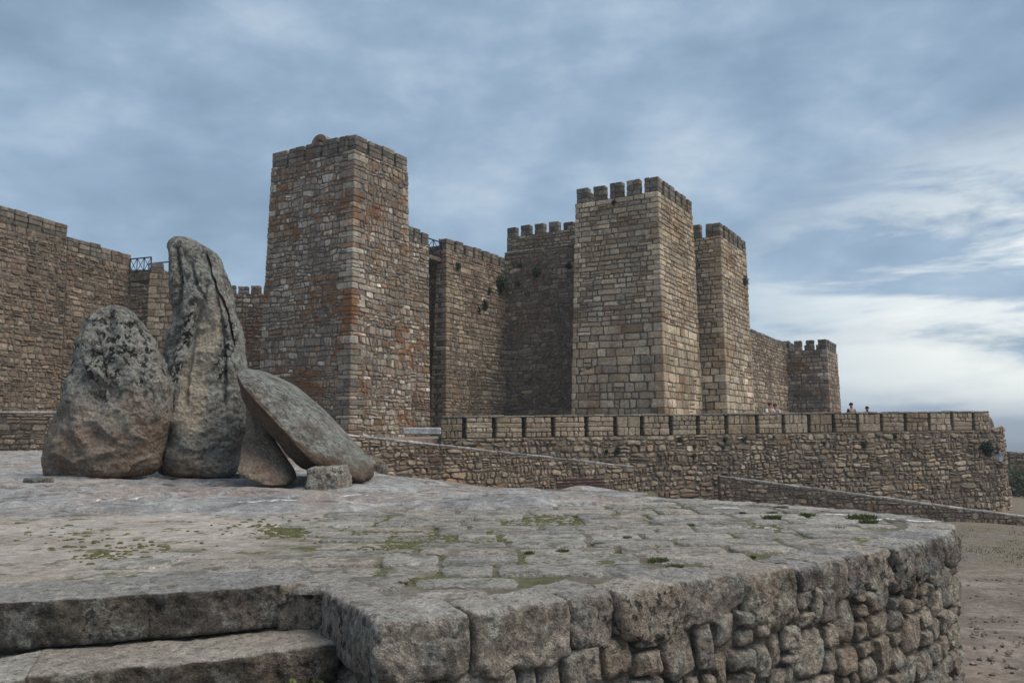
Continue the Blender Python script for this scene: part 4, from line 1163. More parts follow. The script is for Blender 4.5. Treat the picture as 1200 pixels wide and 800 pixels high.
# ------------------------------------------------------------------ boulders
def smooth_poly(p, it=2):
    for _ in range(it):
        q = []
        for i in range(len(p)):
            a_, b_ = p[i], p[(i + 1) % len(p)]
            q += [(a_[0] * .8 + b_[0] * .2, a_[1] * .8 + b_[1] * .2), (a_[0] * .2 + b_[0] * .8, a_[1] * .2 + b_[1] * .8)]
        p = q
    return p
def boulder(name, label, poly, ang, depth, thick, mat, amp=.05, ex=2.5, seed=0, nt=150, na=110, ridges=0.0, sink=8, cat='boulder', facets=0.0, grooves=(), planes=None):
    """loft along an axis tilted by ang (deg from vertical, clockwise) in the picture; depth(t) metres; thick(t) = half depth / half width"""
    poly = smooth_poly([(x, y) for x, y in poly])
    ca, sa = math.cos(math.radians(ang)), math.sin(math.radians(ang))
    rot = [(x * ca - y * sa, x * sa + y * ca) for x, y in poly]       # s, t   (t runs down the axis)
    t0 = min(p[1] for p in rot); t1 = max(p[1] for p in rot)
    sd_ = Vector((seed * 3.7, seed * 1.9, seed)); vs = []; fs = []
    for i in range(nt + 1):
        k = i / nt; k = .5 - .5 * math.cos(math.pi * min(max(k, .004), .996)); t_ = t0 + (t1 - t0) * k
        xs = []
        for j in range(len(rot)):
            a_, b_ = rot[j], rot[j - 1]
            if (a_[1] > t_) != (b_[1] > t_): xs.append(a_[0] + (b_[0] - a_[0]) * (t_ - a_[1]) / (b_[1] - a_[1]))
        s0, s1 = (min(xs), max(xs)) if xs else (rot[0][0], rot[0][0] + .1)
        def un(s): return (s * ca + t_ * sa, -s * sa + t_ * ca)
        Yd = depth(k); A_ = at(*un(s0), Yd); B_ = at(*un(s1), Yd)
        c_ = (A_ + B_) / 2; e1 = (B_ - A_) / 2; hw = e1.length
        hd = hw * thick(k)
        for j in range(na):
            a_ = 2 * math.pi * j / na; cx_, sx_ = math.cos(a_), math.sin(a_)
            kx = math.copysign(abs(cx_) ** (2 / ex), cx_); ky = math.copysign(abs(sx_) ** (2 / ex), sx_)
            if planes:                       # fractured, plane-sided section
                sm = 0
                for (pa, pd, pv) in planes:
                    pa_ = math.radians(pa) + pv * (k - .5) + .22 * noise.noise(Vector((k * 2.6, pa * .1, seed)))
                    sm += max(0.0, math.cos(a_ - pa_)) ** 14 / (pd * (1 + (.10 * noise.noise(Vector((k * 3.2, pa * .13, seed + 5))) if abs(cx_) < .98 and pa not in (0, 180) else 0))) ** 14
                rr_ = sm ** (-1 / 14); kx, ky = max(-1, min(1, rr_ * cx_)), rr_ * sx_
            p = c_ + e1 * kx + Vector((0, 1, 0)) * hd * ky
            rad = (p - c_); rl = rad.length
            if rl > 1e-5:
                rn = rad / rl; q = p + sd_
                n1 = fbm(q * .75, 3, .5) * 1.5 + fbm(q * 2.6, 5, .62) * .8
                rg = (1 - abs(noise.noise(Vector((q.x * 1.5, q.y * 1.5, q.z * .16)))) * 2.2) * ridges
                cell = 0
                if facets: cell = -facets * abs(noise.noise(q * 1.9)) ** .5
                front = 1 - .75 * abs(kx) ** 3
                p = p + rn * ((amp * n1 + rg + cell) * front + amp * .25 * n1) * min(1, hw * 3)
                if ky < 0:
                    qx, qy = proj(p)
                    for (gl_, gw, gd_) in grooves:
                        ys_ = [g[1] for g in gl_]
                        if ys_[0] - 4 < qy < ys_[-1] + 4:
                            dx_ = (qx - float(np.interp(qy, ys_, [g[0] for g in gl_])) + 1.5 * noise.noise(Vector((0, qy * .15, gw)))) / gw
                            fade = min(1, (qy - ys_[0] + 4) / 10, (ys_[-1] + 4 - qy) / 10)
                            p = p + Vector((0, 1, 0)) * gd_ * math.exp(-dx_ * dx_) * fade
            vs.append(p)
    for i in range(nt):
        for j in range(na):
            b_ = (j + 1) % na; fs.append([i * na + j, (i + 1) * na + j, (i + 1) * na + b_, i * na + b_])
    fs.append(list(range(na))); fs.append([nt * na + j for j in range(na)][::-1])
    bx_ = vs[nt * na + na // 2]
    return mesh_obj(name, vs, fs, mat, None, smooth=True, origin=(bx_.x, bx_.y, min(v.z for v in vs)), label=label, cat=cat)

def ext(poly, dy=6):   # push the base a little into the rock
    m_ = max(p[1] for p in poly); return [(x, y + (dy if y > m_ - 22 else 0)) for x, y in poly]
YA, YB = 13.6, 14.6
zA0 = at(0, 470, YA).z
MA = boulder_mat('left_boulder_granite', warm_below=at(0, 478, YA).z, black_above=at(0, 455, YA).z, green=.55, blackness=.95)
xb0, xb1 = at(238, 480, YB).x, at(261, 480, YB).x
MB = boulder_mat('tall_boulder_granite', tan_box=(at(226, 480, YB).x, at(256, 480, YB).x, at(0, 508, YB).z, at(0, 335, YB).z, -.09), warm_below=at(0, 545, YB).z, black_above=at(0, 470, YB).z, green=.62, blackness=.9)
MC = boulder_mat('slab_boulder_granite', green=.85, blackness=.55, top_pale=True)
MD = boulder_mat('wedge_boulder_granite', warm_below=2.6, green=.25, blackness=.4)
boulder('boulder', 'broad rounded boulder with black and grey lichen on top, leftmost of the standing stones', ext(BOULDER_PX['A'], 3), 0, lambda k: YA - .05 * k, lambda k: .62 + .12 * k, MA, amp=.07, ex=2.5, seed=1, facets=.16, ridges=.04, planes=[(0, 1, 0), (180, 1, 0), (90, 1, 0), (45, 1.15, 0), (135, 1.15, 0), (-92, .92, .3), (-38, .98, -.3), (-142, 1.0, .3)], nt=200, na=200, grooves=[([(112, 385), (118, 410), (124, 440), (121, 470)], 2, .04), ([(148, 400), (153, 430), (170, 455)], 2, .035), ([(168, 425), (178, 460), (180, 500)], 2.5, .03)])
boulder('boulder', 'tallest upright boulder with a smooth tan strip down its face', ext(BOULDER_PX['B'], 3), 2, lambda k: YB - .35 * k, lambda k: .62 + .15 * math.sin(k * 3), MB, amp=.055, ex=3.2, seed=2, nt=260, na=260, ridges=.10, facets=.08, planes=[(0, 1, 0), (180, 1, 0), (90, 1, 0), (45, 1.15, 0), (135, 1.15, 0), (-82, .88, .25), (-30, .93, .2), (-136, .90, .35)],
        grooves=[([(240, 296), (246, 318), (254, 340), (262, 356), (268, 376), (273, 405)], 1.6, .16), ([(244, 330), (236, 350), (226, 395), (219, 440), (216, 478)], 3.5, .09), ([(249, 334), (258, 372), (262, 420), (262, 476)], 3.0, .10), ([(206, 290), (211, 330), (208, 372)], 3, .12), ([(224, 310), (230, 335), (240, 352)], 2, .08)])
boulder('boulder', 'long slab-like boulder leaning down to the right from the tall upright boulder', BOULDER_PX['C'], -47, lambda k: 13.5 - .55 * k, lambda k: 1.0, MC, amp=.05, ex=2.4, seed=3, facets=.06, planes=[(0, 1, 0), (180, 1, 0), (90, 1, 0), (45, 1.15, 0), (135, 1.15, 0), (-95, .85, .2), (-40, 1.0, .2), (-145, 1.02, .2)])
boulder('boulder', 'brown wedge-shaped boulder tucked under the leaning slab', [(288,466),(298,474),(312,498),(333,532),(348,560),(333,571),(304,567),(279,556),(286,524)], -20, lambda k: 13.4 - 1.2 * k, lambda k: .8, MD, amp=.045, ex=2.6, seed=4, facets=.05, planes=[(0, 1, 0), (180, 1, 0), (90, 1, 0), (45, 1.15, 0), (135, 1.15, 0), (-75, .85, .2), (-130, .9, .2), (-25, 1.0, 0)])
# small squared block
sb = flat(385, 578, .1)
def fnE(u, v, w):
    q = roundbox(u, v, w, 1, 1, 1, .07)
    pxl = 361 + q.x * 48 - (0 if q.z < .5 else 1) * 0; 
    tl = (361.5, 547.5); tr = (400, 545); 
    X0 = at(361, 560, 11.9).x; X1 = at(409, 560, 11.9).x; Hh = at(0, 546, 11.9).z - at(0, 577, 11.9).z
    shear = (1 - q.z) * .0
    x = X0 + (X1 - X0) * q.x * (1 - .17 * q.z * 1) + .02 * q.z
    p = Vector((x, 11.75 + q.y * .5 + (q.x - .72) * (.25 if q.x > .72 else .05), at(0, 577.5, 11.9).z - .03 + (Hh + .03) * q.z + .03 * (q.x - .5) * q.z))
    return p + Vector((.012, .02, .012)) * fbm(q * 4 + Vector((3, 3, 3)), 4)
vs, fs = grid_block(fnE, 22, 12, 18)
mesh_obj('stone_block', vs, fs, M_RUB, None, smooth=True, origin=(vs[0].x, vs[0].y, vs[0].z), label='small squared stone block in front of the leaning slab boulder', cat='stone block')
# low lumpy rock behind the end of the slab
boulder('rock', 'low lumpy rock between the leaning slab boulder and the sloping wall', [(405, 556), (410, 540), (425, 531), (440, 535), (455, 545), (458, 557), (440, 562), (415, 562)], 0, lambda k: 17.5, lambda k: .8, M_BOULD, amp=.12, seed=5, nt=50, na=50, cat='rock')
boulder('rock', 'low pale rock mound in front of the dark bench', [(640, 586), (652, 576), (672, 569), (690, 569), (712, 573), (738, 578), (748, 588), (690, 590)], 0, lambda k: 24.5, lambda k: .5, M_ROCK, amp=.10, seed=6, nt=40, na=60, cat='rock')
# loose shards under the boulders
for i, (px, py, s, lb) in enumerate([(100, 561, 14, 'flat dark shard under the left side of the leftmost boulder'), (158, 556, 8, 'dark stone chip under the right side of the leftmost boulder'),
                                 (268, 560, 10, 'flat shard beneath the right foot of the tallest boulder'), (40, 572, 12, 'low dark knob of stone on the rock left of the boulders')]):
    p = flat(px, py, .12); bx = s / F * p.y
    def fn(u, v, w):
        q = roundbox(u, v, w, bx * 2.4, bx * 1.3, bx * .7, bx * .25); return Vector((p.x - bx * 1.2, p.y, rock_z(p.x, p.y) - .03)) + q + Vector((1, 1, 1)) * .12 * bx * fbm(q * (2 / bx * .4) + Vector((i, 0, 0)), 3)
    vs, fs = grid_block(fn, 12, 8, 6); mesh_obj('stone_shard', vs, fs, M_BOULD, None, smooth=True, origin=vs[0], label=lb, cat='stone')

# ------------------------------------------------------------------ bench, drain
bz = zpx(690, 580, 29)
b0 = plan(660, 29)
bench = empty('bench', (b0.x, b0.y, bz), label='dark reddish bench against the foot of the sloping wall', cat='bench')
bl = plan(723, 30).x - b0.x; bd = (plan(723, 30) - b0).normalized(); bnn = Vector((-bd.y, bd.x, 0))
for k in range(3):
    vs, fs = rough_box(b0 + bnn * (.04 + k * .15) + ZZ * (bz + .16), bd * bl, bnn * .12, ZZ * .05, .01, 0); mesh_obj('seat_slat', vs, fs, M_WOODB, bench)
for k in range(3):
    vs, fs = rough_box(b0 + bnn * (.48 + k * .02) + ZZ * (bz + .22 + k * .11), bd * bl, bnn * .04, ZZ * .08, .01, 0); mesh_obj('back_slat', vs, fs, M_WOODB, bench)
for k in (.05, .5, .95):
    vs, fs = rough_box(b0 + bd * (bl * k - .04) + bnn * .03 + ZZ * (bz - .3), bd * .07, bnn * .5, ZZ * .455, .01, 0); mesh_obj('leg', vs, fs, M_METAL, bench)

la, le_ = plan(404, 30.0), plan(742, 37.2); dl_ = (le_ - la).normalized(); dout = Vector((dl_.y, -dl_.x, 0)); m_ = at(626, 500, 1).x
du = (m_ * la.y - la.x) / (dl_.x - m_ * dl_.y); dp_ = la + dl_ * du; zt_ = zpx(626, 570, dp_.y)
dr = empty('drain_dark_panel', (dp_.x, dp_.y, zt_ - .3), label='dark panel imitating a shaded drain hole low in the sloping wall, left of the bench', cat='dark panel')
vs, fs = rough_box(dp_ + dout * .09 + ZZ * (zt_ - .28), dl_ * .68, -dout * .12, ZZ * .28, .01, 0); mesh_obj('shade_panel', vs, fs, M_WOODB, dr)  # solid dark panel paints the shade inside an open drain hole
for k in range(5):
    vs, fs = rough_box(dp_ + dl_ * (.08 + k * .12) + dout * .11 + ZZ * (zt_ - .26), dl_ * .03, -dout * .03, ZZ * .24, .004, 0); mesh_obj('bar', vs, fs, M_METAL, dr)  # bars added over the panel; the drain is an open hole

# ------------------------------------------------------------------ lantern on the wall end
lp = at(1171, 536, 46.5)
lan = empty('wall_lantern', tuple(lp), label='black wall lantern on a bracket near the rounded right end of the parapet wall', cat='lantern')
def ringprism(c, r0, r1, h, n=6):
    vs = [c + Vector((math.cos(2 * math.pi * k / n) * r0, math.sin(2 * math.pi * k / n) * r0, 0)) for k in range(n)] + [c + Vector((math.cos(2 * math.pi * k / n) * r1, math.sin(2 * math.pi * k / n) * r1, h)) for k in range(n)]
    return vs, [[k, (k + 1) % n, n + (k + 1) % n, n + k] for k in range(n)] + [list(range(n))[::-1], list(range(n, 2 * n))]
vs, fs = ringprism(lp - ZZ * .22, .15, .24, .42); mesh_obj('glass_body', vs, fs, M_GLASS, lan)
vs, fs = ringprism(lp + ZZ * .2, .30, .07, .2); mesh_obj('cap', vs, fs, M_METAL, lan)
vs, fs = ringprism(lp + ZZ * .4, .04, .02, .14); mesh_obj('finial', vs, fs, M_METAL, lan)
vs, fs = ringprism(lp - ZZ * .28, .10, .16, .06); mesh_obj('base', vs, fs, M_METAL, lan)
tgt = PT(TL + 1.0, lp.z - .45, 0)
dv = (tgt - (lp - ZZ * .3)); sidev = Vector((-dv.y, dv.x, 0)).normalized() * .035
vs, fs = rough_box(lp - ZZ * .32 - sidev, dv, sidev * 2, ZZ * .06, .01, 0); mesh_obj('bracket', vs, fs, M_METAL, lan)

# ------------------------------------------------------------------ plants
def leaf_clump(c, r, n, leaf, rx=1, ry=1, rz=1, hang=0.0, up=.0):
    vs = []; fs = []
    for _ in range(n):
        d = Vector((R.gauss(0, 1), R.gauss(0, 1), R.gauss(0, 1))).normalized() * r * R.random() ** .45
        p = c + Vector((d.x * rx, d.y * ry, d.z * rz - hang * R.random() ** 2 * r))
        a_ = Vector((R.gauss(0, 1), R.gauss(0, 1), R.gauss(0, 1) + up)).normalized() * leaf * R.uniform(.6, 1.3); b_ = a_.orthogonal().normalized() * leaf * .35
        i = len(vs); vs += [p, p + a_ * .5 + b_, p + a_, p + a_ * .5 - b_]; fs.append([i, i + 1, i + 2, i + 3])
    return vs, fs
def wall_plant(px, py, Yd, r, lab, hang=.6, n=240, cat='wall plant', group=None):
    c = at(px, py, Yd); vs, fs = leaf_clump(c, r, max(n, 420), r * .34, .9, .5, 1.0, hang * .6)
    mesh_obj('wall_plant', vs, fs, M_LEAF, None, origin=tuple(c), label=lab, cat=cat, group=group)
def depth_on(A, d, px):   # depth where pixel column meets the wall line A + d*u
    m_ = at(px, 500, 1).x; u = (m_ * A.y - A.x) / (d.x - m_ * d.y); return A.y + d.y * u
for (px, py, r, lab) in [(536, 311, .28, 'dark tuft high on the bastion, nearest the railed gap'), (567, 356, .36, 'long dark hanging plant midway along the bastion'), (573, 340, .22, 'small dark plant just above the hanging plant on the bastion'),
                         (586, 331, .62, 'largest dark ivy bush in the corner where bastion meets keep wall'), (561, 362, .2, 'lowest left dark tuft on the bastion')]:
    wall_plant(px, py, depth_on(C1, U, px) - .25, r, lab)
for (px, py, r, lab) in [(628, 319, .3, 'dark round tuft on the keep wall'), (607, 332, .2, 'small tuft low on the keep wall by the ivy corner'), (666, 311, .24, 'dark tuft on the keep wall beside the ashlar tower'), (609, 311, .22, 'dark stain-like plant below the left merlon of the keep wall')]:
    wall_plant(px, py, depth_on(e0, -V, px) - .35, r, lab)
wall_plant(719, 237, depth_on(Vector(C2), -V, 719) - .2, .16, 'tiny dark tuft under the merlons of the large central tower')
wall_plant(872, 328, 56.5, .36, 'dark green plant on the right edge of the slim ashlar tower', 1.2)
tpl = [(720, 531, .2), (724, 527, .3), (711, 528, .18), (748, 523, .2), (797, 515, .24), (814, 523, .18), (813, 534, .26), (850, 514, .22), (872, 514, .22), (848, 524, .14), (966, 519, .22), (1012, 520, .34), (1049, 511, .22), (907, 512, .14)]
tlab = ['leftmost', 'second from the left', 'third from the left', 'fourth from the left', 'fifth from the left', 'sixth from the left', 'seventh from the left', 'eighth from the left', 'ninth from the left', 'tenth from the left',
        'fifth from the right', 'fourth from the right', 'third from the right', 'second from the right']
tpl.sort()
for i, (px, py, r) in enumerate(tpl):
    wall_plant(px, py, depth_on(TA, td, px) - .12, r * .62, 'small dark tuft in the long parapet wall, ' + tlab[i] + ' of the row', .4, 260, group='tufts in the parapet wall')
wall_plant(1157, 524, 47.2, .42, 'large dark bush growing from the right end of the parapet wall above the lantern', .6, 1100)
for (px, py, lab) in [(52, 290, 'small dark tuft under the merlons of the edge bastion'), (70, 299, 'small dark tuft at the joint of edge bastion and left curtain wall'), (117, 305, 'small dark tuft under the merlons of the left curtain wall')]:
    Yd = depth_on(pw0, D1, px) if px > 67 else depth_on(pt0, -D1, px)
    wall_plant(px, py, Yd - .2, .2, lab, .5, 120)

# tufts between flagstones, grass
def tuft(c, r, n, h, name='grass_tuft', mat=None, **kw):
    vs = []; fs = []
    for _ in range(n):
        a_ = R.uniform(0, 6.28); rad = r * R.random() ** .6; p = Vector((c[0] + math.cos(a_) * rad, c[1] + math.sin(a_) * rad * .6, c[2]))
        tip = p + Vector((R.uniform(-1, 1) * h * .8, R.uniform(-1, 1) * h * .8, h * R.uniform(.5, 1.15))); wd = Vector((R.uniform(-1, 1), R.uniform(-1, 1), 0)).normalized() * h * .13
        m_ = p.lerp(tip, .55) + ZZ * h * .15; i = len(vs)
        vs += [p - wd, p + wd, m_ + wd * .8, tip, m_ - wd * .8]; fs.append([i, i + 1, i + 2, i + 3, i + 4])
    return vs, fs
tl = [(772, 660, .10), (735, 632, .05), (905, 609, .13), (947, 606, .12), (1010, 610, .2), (985, 622, .08), (810, 617, .05), (620, 650, .05), (660, 648, .06), (830, 630, .05), (700, 640, .06), (880, 655, .04),
      (560, 668, .05), (470, 687, .05), (790, 667, .08), (905, 603, .07), (1017, 614, .12), (915, 597, .1), (870, 603, .06)]
tl.sort()
def tlabel(i, r):
    o = ('first second third fourth fifth sixth seventh eighth ninth tenth').split()
    k = ('large' if r >= .12 else 'middling' if r >= .08 else 'tiny') + ' green weed in the paving joints, '
    return k + (o[i] + ' weed counting from the left' if i < 10 else o[len(tl) - 1 - i] + ' weed counting from the right')
for i, (px, py, r) in enumerate(tl):
    p = flat(px, py); vs, fs = tuft((p.x, p.y, 0), r * .75, int(60 + r * 900), .02 + r * .26)
    dist_ = 'wide' if r > .09 else 'small'
    mesh_obj('grass_tuft', vs, fs, M_GRASS, None, origin=(p.x, p.y, 0), label=tlabel(i, r), cat='weed', group='weeds in the paving joints')
p = flat(372, 792, -.5)
vs, fs = leaf_clump(Vector((outl[0].x + .05, outl[0].y - .50, -.52)), .17, 500, .034, 1.0, .8, .9, 0, .8)
mesh_obj('leafy_weed', vs, fs, M_GRASS, None, origin=(outl[0].x, outl[0].y - .4, -.6), label='leafy green weed in the dark corner where the steps meet the platform wall', cat='weed')
# moss: low cushions, clustered, over dirt and joints
V_ = []; F_ = []
patches = [(430, 618, 75, 5), (345, 622, 50, 4), (560, 630, 60, 4), (800, 596, 90, 4), (500, 680, 60, 3), (130, 655, 60, 6), (90, 630, 70, 7), (160, 645, 80, 7), (290, 620, 70, 7), (640, 612, 80, 5), (350, 670, 20, 2), (1000, 640, 40, 4), (700, 655, 40, 4), (880, 625, 60, 6), (600, 660, 50, 4), (210, 680, 30, 3), (730, 600, 60, 3), (480, 640, 60, 5)]
for (cx_, cy_, sx_, sy_) in patches:
    for _ in range(int(sx_ * (.7 if cx_ < 300 else 5.5 if cx_ < 660 and cy_ < 650 else 3.2))):
        p = flat(R.gauss(cx_, sx_ * .5), max(592, R.gauss(cy_, sy_)))
        if not in_plat(p.x, p.y) or dist_edge(p.x, p.y) < .25: continue
        r = R.uniform(.005, .018) * (1.6 if R.random() < .12 else 1); n_ = 9; o = len(V_); ph_ = R.uniform(0, 9)
        for k in range(n_):
            a_ = 2 * math.pi * k / n_; q = r * (1 + .9 * noise.noise(Vector((math.cos(a_) * 1.6 + ph_, math.sin(a_) * 1.6, ph_))))
            V_.append((p.x + math.cos(a_) * q * 2.2, p.y + math.sin(a_) * q * 1.2, .0))
        for k in range(n_): V_.append((p.x + (V_[o + k][0] - p.x) * .6, p.y + (V_[o + k][1] - p.y) * .6, .012 + r * .08))
        V_.append((p.x, p.y, .015 + r * .12))
        for k in range(n_): F_ += [[o + k, o + (k + 1) % n_, o + n_ + (k + 1) % n_, o + n_ + k], [o + n_ + k, o + n_ + (k + 1) % n_, o + 2 * n_]]
mesh_obj('moss', V_, F_, M_MOSS, None, smooth=True, origin=(0, 7, 0), kind='stuff', label='patches of olive moss between stones and on the sandy part of the platform', cat='moss')
# grass on the right-hand ground and below the ramp wall
V_ = []; F_ = []
for _ in range(4500):
    px = R.uniform(1115, 1330); Yd = R.uniform(17, 39)
    p = at(px, 500, Yd); g = noise.noise(Vector((p.x * .35, p.y * .35, 0))) + (Yd - 27) * .06
    if g < .02: continue
    vs, fs = tuft((p.x, p.y, gz1(p.x, p.y) - .01), .2, 3, R.uniform(.03, .07)); o = len(V_); V_ += vs; F_ += [[a_ + o for a_ in f] for f in fs]
mesh_obj('grass', V_, F_, M_GRASS, None, kind='stuff', label='thin short grass on the ground below the low ramp wall', cat='grass')

# loose stones on the right-hand ground
V_ = []; F_ = []
for _ in range(900):
    px = R.uniform(1120, 1330); Yd = 8.5 + 24 * R.random() ** 1.5; p = at(px, 500, Yd); q_ = R.uniform(.012, .05)
    vs, fs = rough_box((p.x, p.y, gz1(p.x, p.y) - q_ * .3), Vector((R.uniform(.6, 1), R.uniform(-.5, .5), 0)) * q_ * 1.6, Vector((R.uniform(-.5, .5), R.uniform(.6, 1), 0)) * q_, ZZ * q_ * .8, q_ * .3, q_ * .15)
    o = len(V_); V_ += vs; F_ += [[a_ + o for a_ in f] for f in fs]
mesh_obj('gravel', V_, F_, M_RUB, None, kind='stuff', label='loose pebbles and small stones scattered on the bare ground at right', cat='gravel')

# far dark mass beyond the end of the wall
f0 = plan(1180, 62); f1 = plan(1420, 60)
wall('outer_wall', 'dark distant wall at the far right edge beyond the rounded wall end', (f0.x, f0.y), (f1.x, f1.y), -8, zpx(1190, 529, 62), zpx(1330, 545, 62), 1.5, .4, .6, PAL_D, M_W, far=False)
V_ = []; F_ = []
for k in range(16):
    c = at(1186 + k * 9, 572 + R.uniform(-10, 8), 57 + R.uniform(0, 2)); vs, fs = leaf_clump(c, 1.5, 420, .3, 1.2, 1, 1.2); o = len(V_); V_ += vs; F_ += [[a_ + o for a_ in f] for f in fs]
mesh_obj('hedge', V_, F_, M_LEAF, None, origin=tuple(f0), label='dark hedge at the right edge below the distant wall', cat='hedge')

# ------------------------------------------------------------------ people behind the parapet
M_SKIN = plain('skin', (.42, .25, .18), .6, vary=.05); M_HAIRD = plain('dark_hair', (.02, .014, .012), .7); M_HAIRB = plain('brown_hair', (.07, .04, .025), .7)
def person(px, ytop, Yd, shirt, hair, label, lean=0.0, turn=0.0, arms='down', group=None):
    top = zpx(px, ytop, Yd); X = at(px, ytop, Yd).x; H = 1.72
    zf = FZ; hgt = top - zf; k = hgt / H if hgt > 1.35 else 1.0
    crouch = 0 if hgt > 1.35 else H - hgt
    root = empty('person', (X, Yd, zf), label=label, cat='person', group=group); root.rotation_euler = (0, 0, turn)
    hip = .92 * k - crouch * .75; b_ = lean
    J = {'pel': (0, 0, hip), 'bel': (0, -.03 * b_, hip + .2 * k), 'che': (0, -.12 * b_, hip + .40 * k), 'nec': (0, -.24 * b_, hip + .56 * k - .04 * b_), 'hd0': (0, -.3 * b_, hip + .64 * k - .05 * b_), 'hd1': (0, -.36 * b_, hip + .76 * k - .07 * b_)}
    kn = (.26 if crouch else .03)
    for s, n_ in ((-1, 'l'), (1, 'r')):
        J['hp' + n_] = (s * .09, 0, hip - .05); J['kn' + n_] = (s * .10, -kn * 1.2, max(.44 * k, hip * .55)); J['an' + n_] = (s * .10, .02, .08); J['to' + n_] = (s * .11, -.17, .04)
        ch = J['nec']
        J['sh' + n_] = (s * .19 * k, ch[1] + .02, ch[2] - .07 * k)
        if arms == 'down': J['el' + n_] = (s * .24 * k, ch[1] + .03, ch[2] - .36 * k); J['wr' + n_] = (s * .23 * k, ch[1] - .08, ch[2] - .60 * k)
        else: J['el' + n_] = (s * .27 * k, ch[1] - .12, ch[2] - .26 * k); J['wr' + n_] = (s * .12 * k, ch[1] - .36, ch[2] - .22 * k)
        w_ = Vector(J['wr' + n_]); e_ = Vector(J['el' + n_]); dd = (w_ - e_).normalized()
        J['pa' + n_] = tuple(w_ + dd * .07)
    E = [('pel', 'bel'), ('bel', 'che'), ('che', 'nec'), ('nec', 'hd0'), ('hd0', 'hd1')]
    for n_ in 'lr': E += [('pel', 'hp' + n_), ('hp' + n_, 'kn' + n_), ('kn' + n_, 'an' + n_), ('an' + n_, 'to' + n_), ('che', 'sh' + n_), ('sh' + n_, 'el' + n_), ('el' + n_, 'wr' + n_), ('wr' + n_, 'pa' + n_)]
    rad = {'pel': .14, 'bel': .125, 'che': .145, 'nec': .055, 'hd0': .075, 'hd1': .085, 'hp': .095, 'kn': .06, 'an': .04, 'to': .035, 'sh': .06, 'el': .042, 'wr': .03, 'pa': .035}
    def skinned(name, joints, edges, mat, grow=1.0, rootj='pel'):
        ids = {j: i for i, j in enumerate(joints)}
        me = bpy.data.meshes.new(name); me.from_pydata([J[j] for j in joints], [(ids[a_], ids[c_]) for a_, c_ in edges], []); me.materials.append(mat)
        o = bpy.data.objects.new(name, me); COL.objects.link(o); o.parent = root
        o.modifiers.new('skin', 'SKIN'); 
        if not me.skin_vertices: 
            bpy.context.view_layer.objects.active = o; 
            me.attributes.new
        for j, i in ids.items():
            key = j if j in rad else j[:2]; r = rad[key] * k * grow; me.skin_vertices[0].data[i].radius = (r, r * (.72 if key in ('pel', 'bel', 'che') else 1))
            me.skin_vertices[0].data[i].use_root = (j == rootj)
        sb_ = o.modifiers.new('sub', 'SUBSURF'); sb_.levels = 2; sb_.render_levels = 2
        dg = bpy.context.evaluated_depsgraph_get(); ev = bpy.data.meshes.new_from_object(o.evaluated_get(dg))
        o.modifiers.clear(); o.data = ev; ev.polygons.foreach_set('use_smooth', [True] * len(ev.polygons))
        if not ev.materials: ev.materials.append(mat)
        return o
    skinned('body', list(J), E, M_SKIN)
    sj = ['pel', 'bel', 'che', 'shl', 'ell', 'shr', 'elr']; skinned('shirt', sj, [('pel', 'bel'), ('bel', 'che'), ('che', 'shl'), ('shl', 'ell'), ('che', 'shr'), ('shr', 'elr')], shirt, 1.16)
    tj = ['pel', 'hpl', 'knl', 'anl', 'hpr', 'knr', 'anr']; skinned('trousers', tj, [('pel', 'hpl'), ('hpl', 'knl'), ('knl', 'anl'), ('pel', 'hpr'), ('hpr', 'knr'), ('knr', 'anr')], M_TROUSER, 1.18)
    hc = Vector(J['hd1']) * 1.0
    vs = []; fs = []; na2, nb = 14, 8
    for i in range(nb + 1):
        ph_ = math.pi * .62 * i / nb
        for j in range(na2):
            a_ = 2 * math.pi * j / na2; fr = 1 if math.sin(a_) > -.35 else (.72 if i > nb * .55 else 1)
            vs.append((hc.x + .105 * k * math.sin(ph_ * fr) * math.cos(a_), hc.y + .015 + .12 * k * math.sin(ph_ * fr) * math.sin(a_), hc.z - .005 + .118 * k * math.cos(ph_ * fr)))
    for i in range(nb):
        for j in range(na2): fs.append([i * na2 + j, (i + 1) * na2 + j, (i + 1) * na2 + (j + 1) % na2, i * na2 + (j + 1) % na2])
    mesh_obj('hair', vs, fs, hair, root, smooth=True, origin=(0, 0, 0))
M_TROUSER = plain('trouser_cloth', (.03, .035, .05), .9)
M_PINK = plain('pink_cloth', (.60, .42, .44), .9); M_WHITE = plain('white_cloth', (.65, .62, .62), .9); M_BLACKC = plain('black_cloth', (.02, .02, .025), .9); M_ROSE = plain('rose_cloth', (.35, .12, .14), .9)
person(901, 472.5, 46.6, M_WHITE, M_HAIRB, 'person in a whitish top behind the parapet, left of the pair', .3, .3, 'front')
person(908, 473.5, 47.0, M_PINK, M_HAIRB, 'person in a pale pink top behind the parapet, right of the pair', .4, -.3, 'front')
person(965.5, 476.5, 47.5, M_BLACKC, M_HAIRB, 'person with brown hair of whom only the head shows below the small far tower', .5, 0, 'front')
person(997.5, 473, 48.0, M_BLACKC, M_HAIRD, 'dark-haired person in a black top against the sky behind the parapet', .0, .2)
person(1016.5, 476, 48.3, M_ROSE, M_HAIRD, 'dark-haired person bending down at the parapet, rightmost of the people', .9, -.5, 'front')

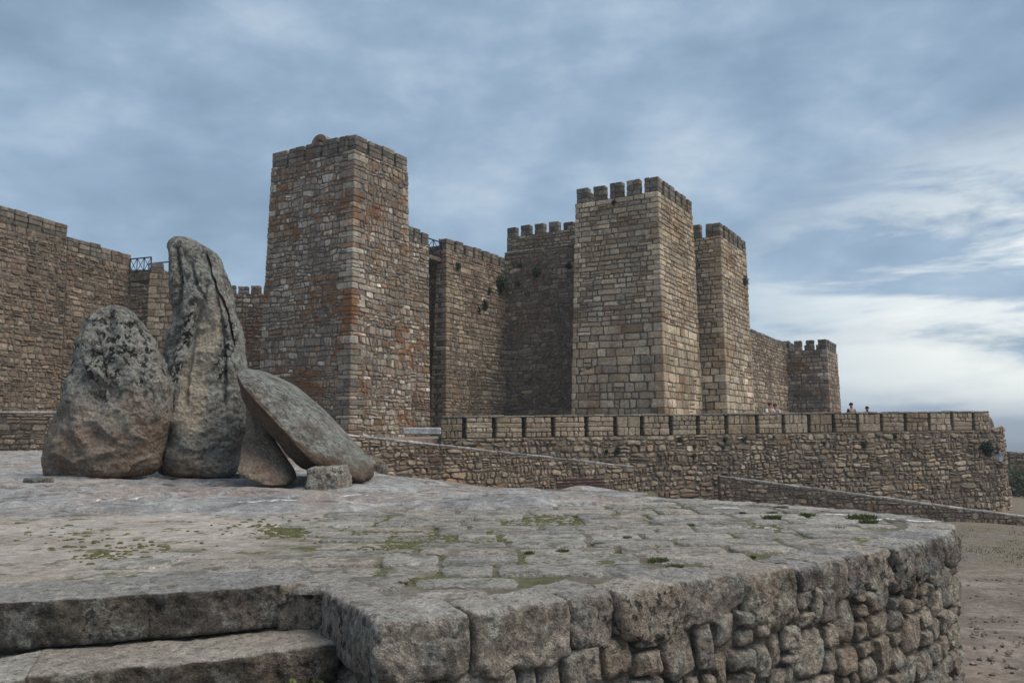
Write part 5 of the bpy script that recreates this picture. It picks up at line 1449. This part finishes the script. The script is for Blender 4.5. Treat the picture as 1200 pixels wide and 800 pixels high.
# ------------------------------------------------------------------ air
vs = [Vector((sx * 9000, sy * 9000, z)) for z in (-66, 24) for sx, sy in ((-1, -1), (1, -1), (1, 1), (-1, 1))]
hm_ = bpy.data.materials.new('haze'); hm_.use_nodes = True; ht = NT(hm_.node_tree); ht.n.clear()
pv = ht.add('ShaderNodeVolumePrincipled'); pv.inputs['Density'].default_value = .0006; pv.inputs['Color'].default_value = (.78, .86, .95, 1)
ht.l.new(pv.outputs[0], ht.add('ShaderNodeOutputMaterial').inputs['Volume'])
mesh_obj('haze', vs, [[3, 2, 1, 0], [4, 5, 6, 7], [0, 1, 5, 4], [1, 2, 6, 5], [2, 3, 7, 6], [3, 0, 4, 7]], hm_, None, kind='stuff', label='thin haze in the air over the far plain', cat='haze')
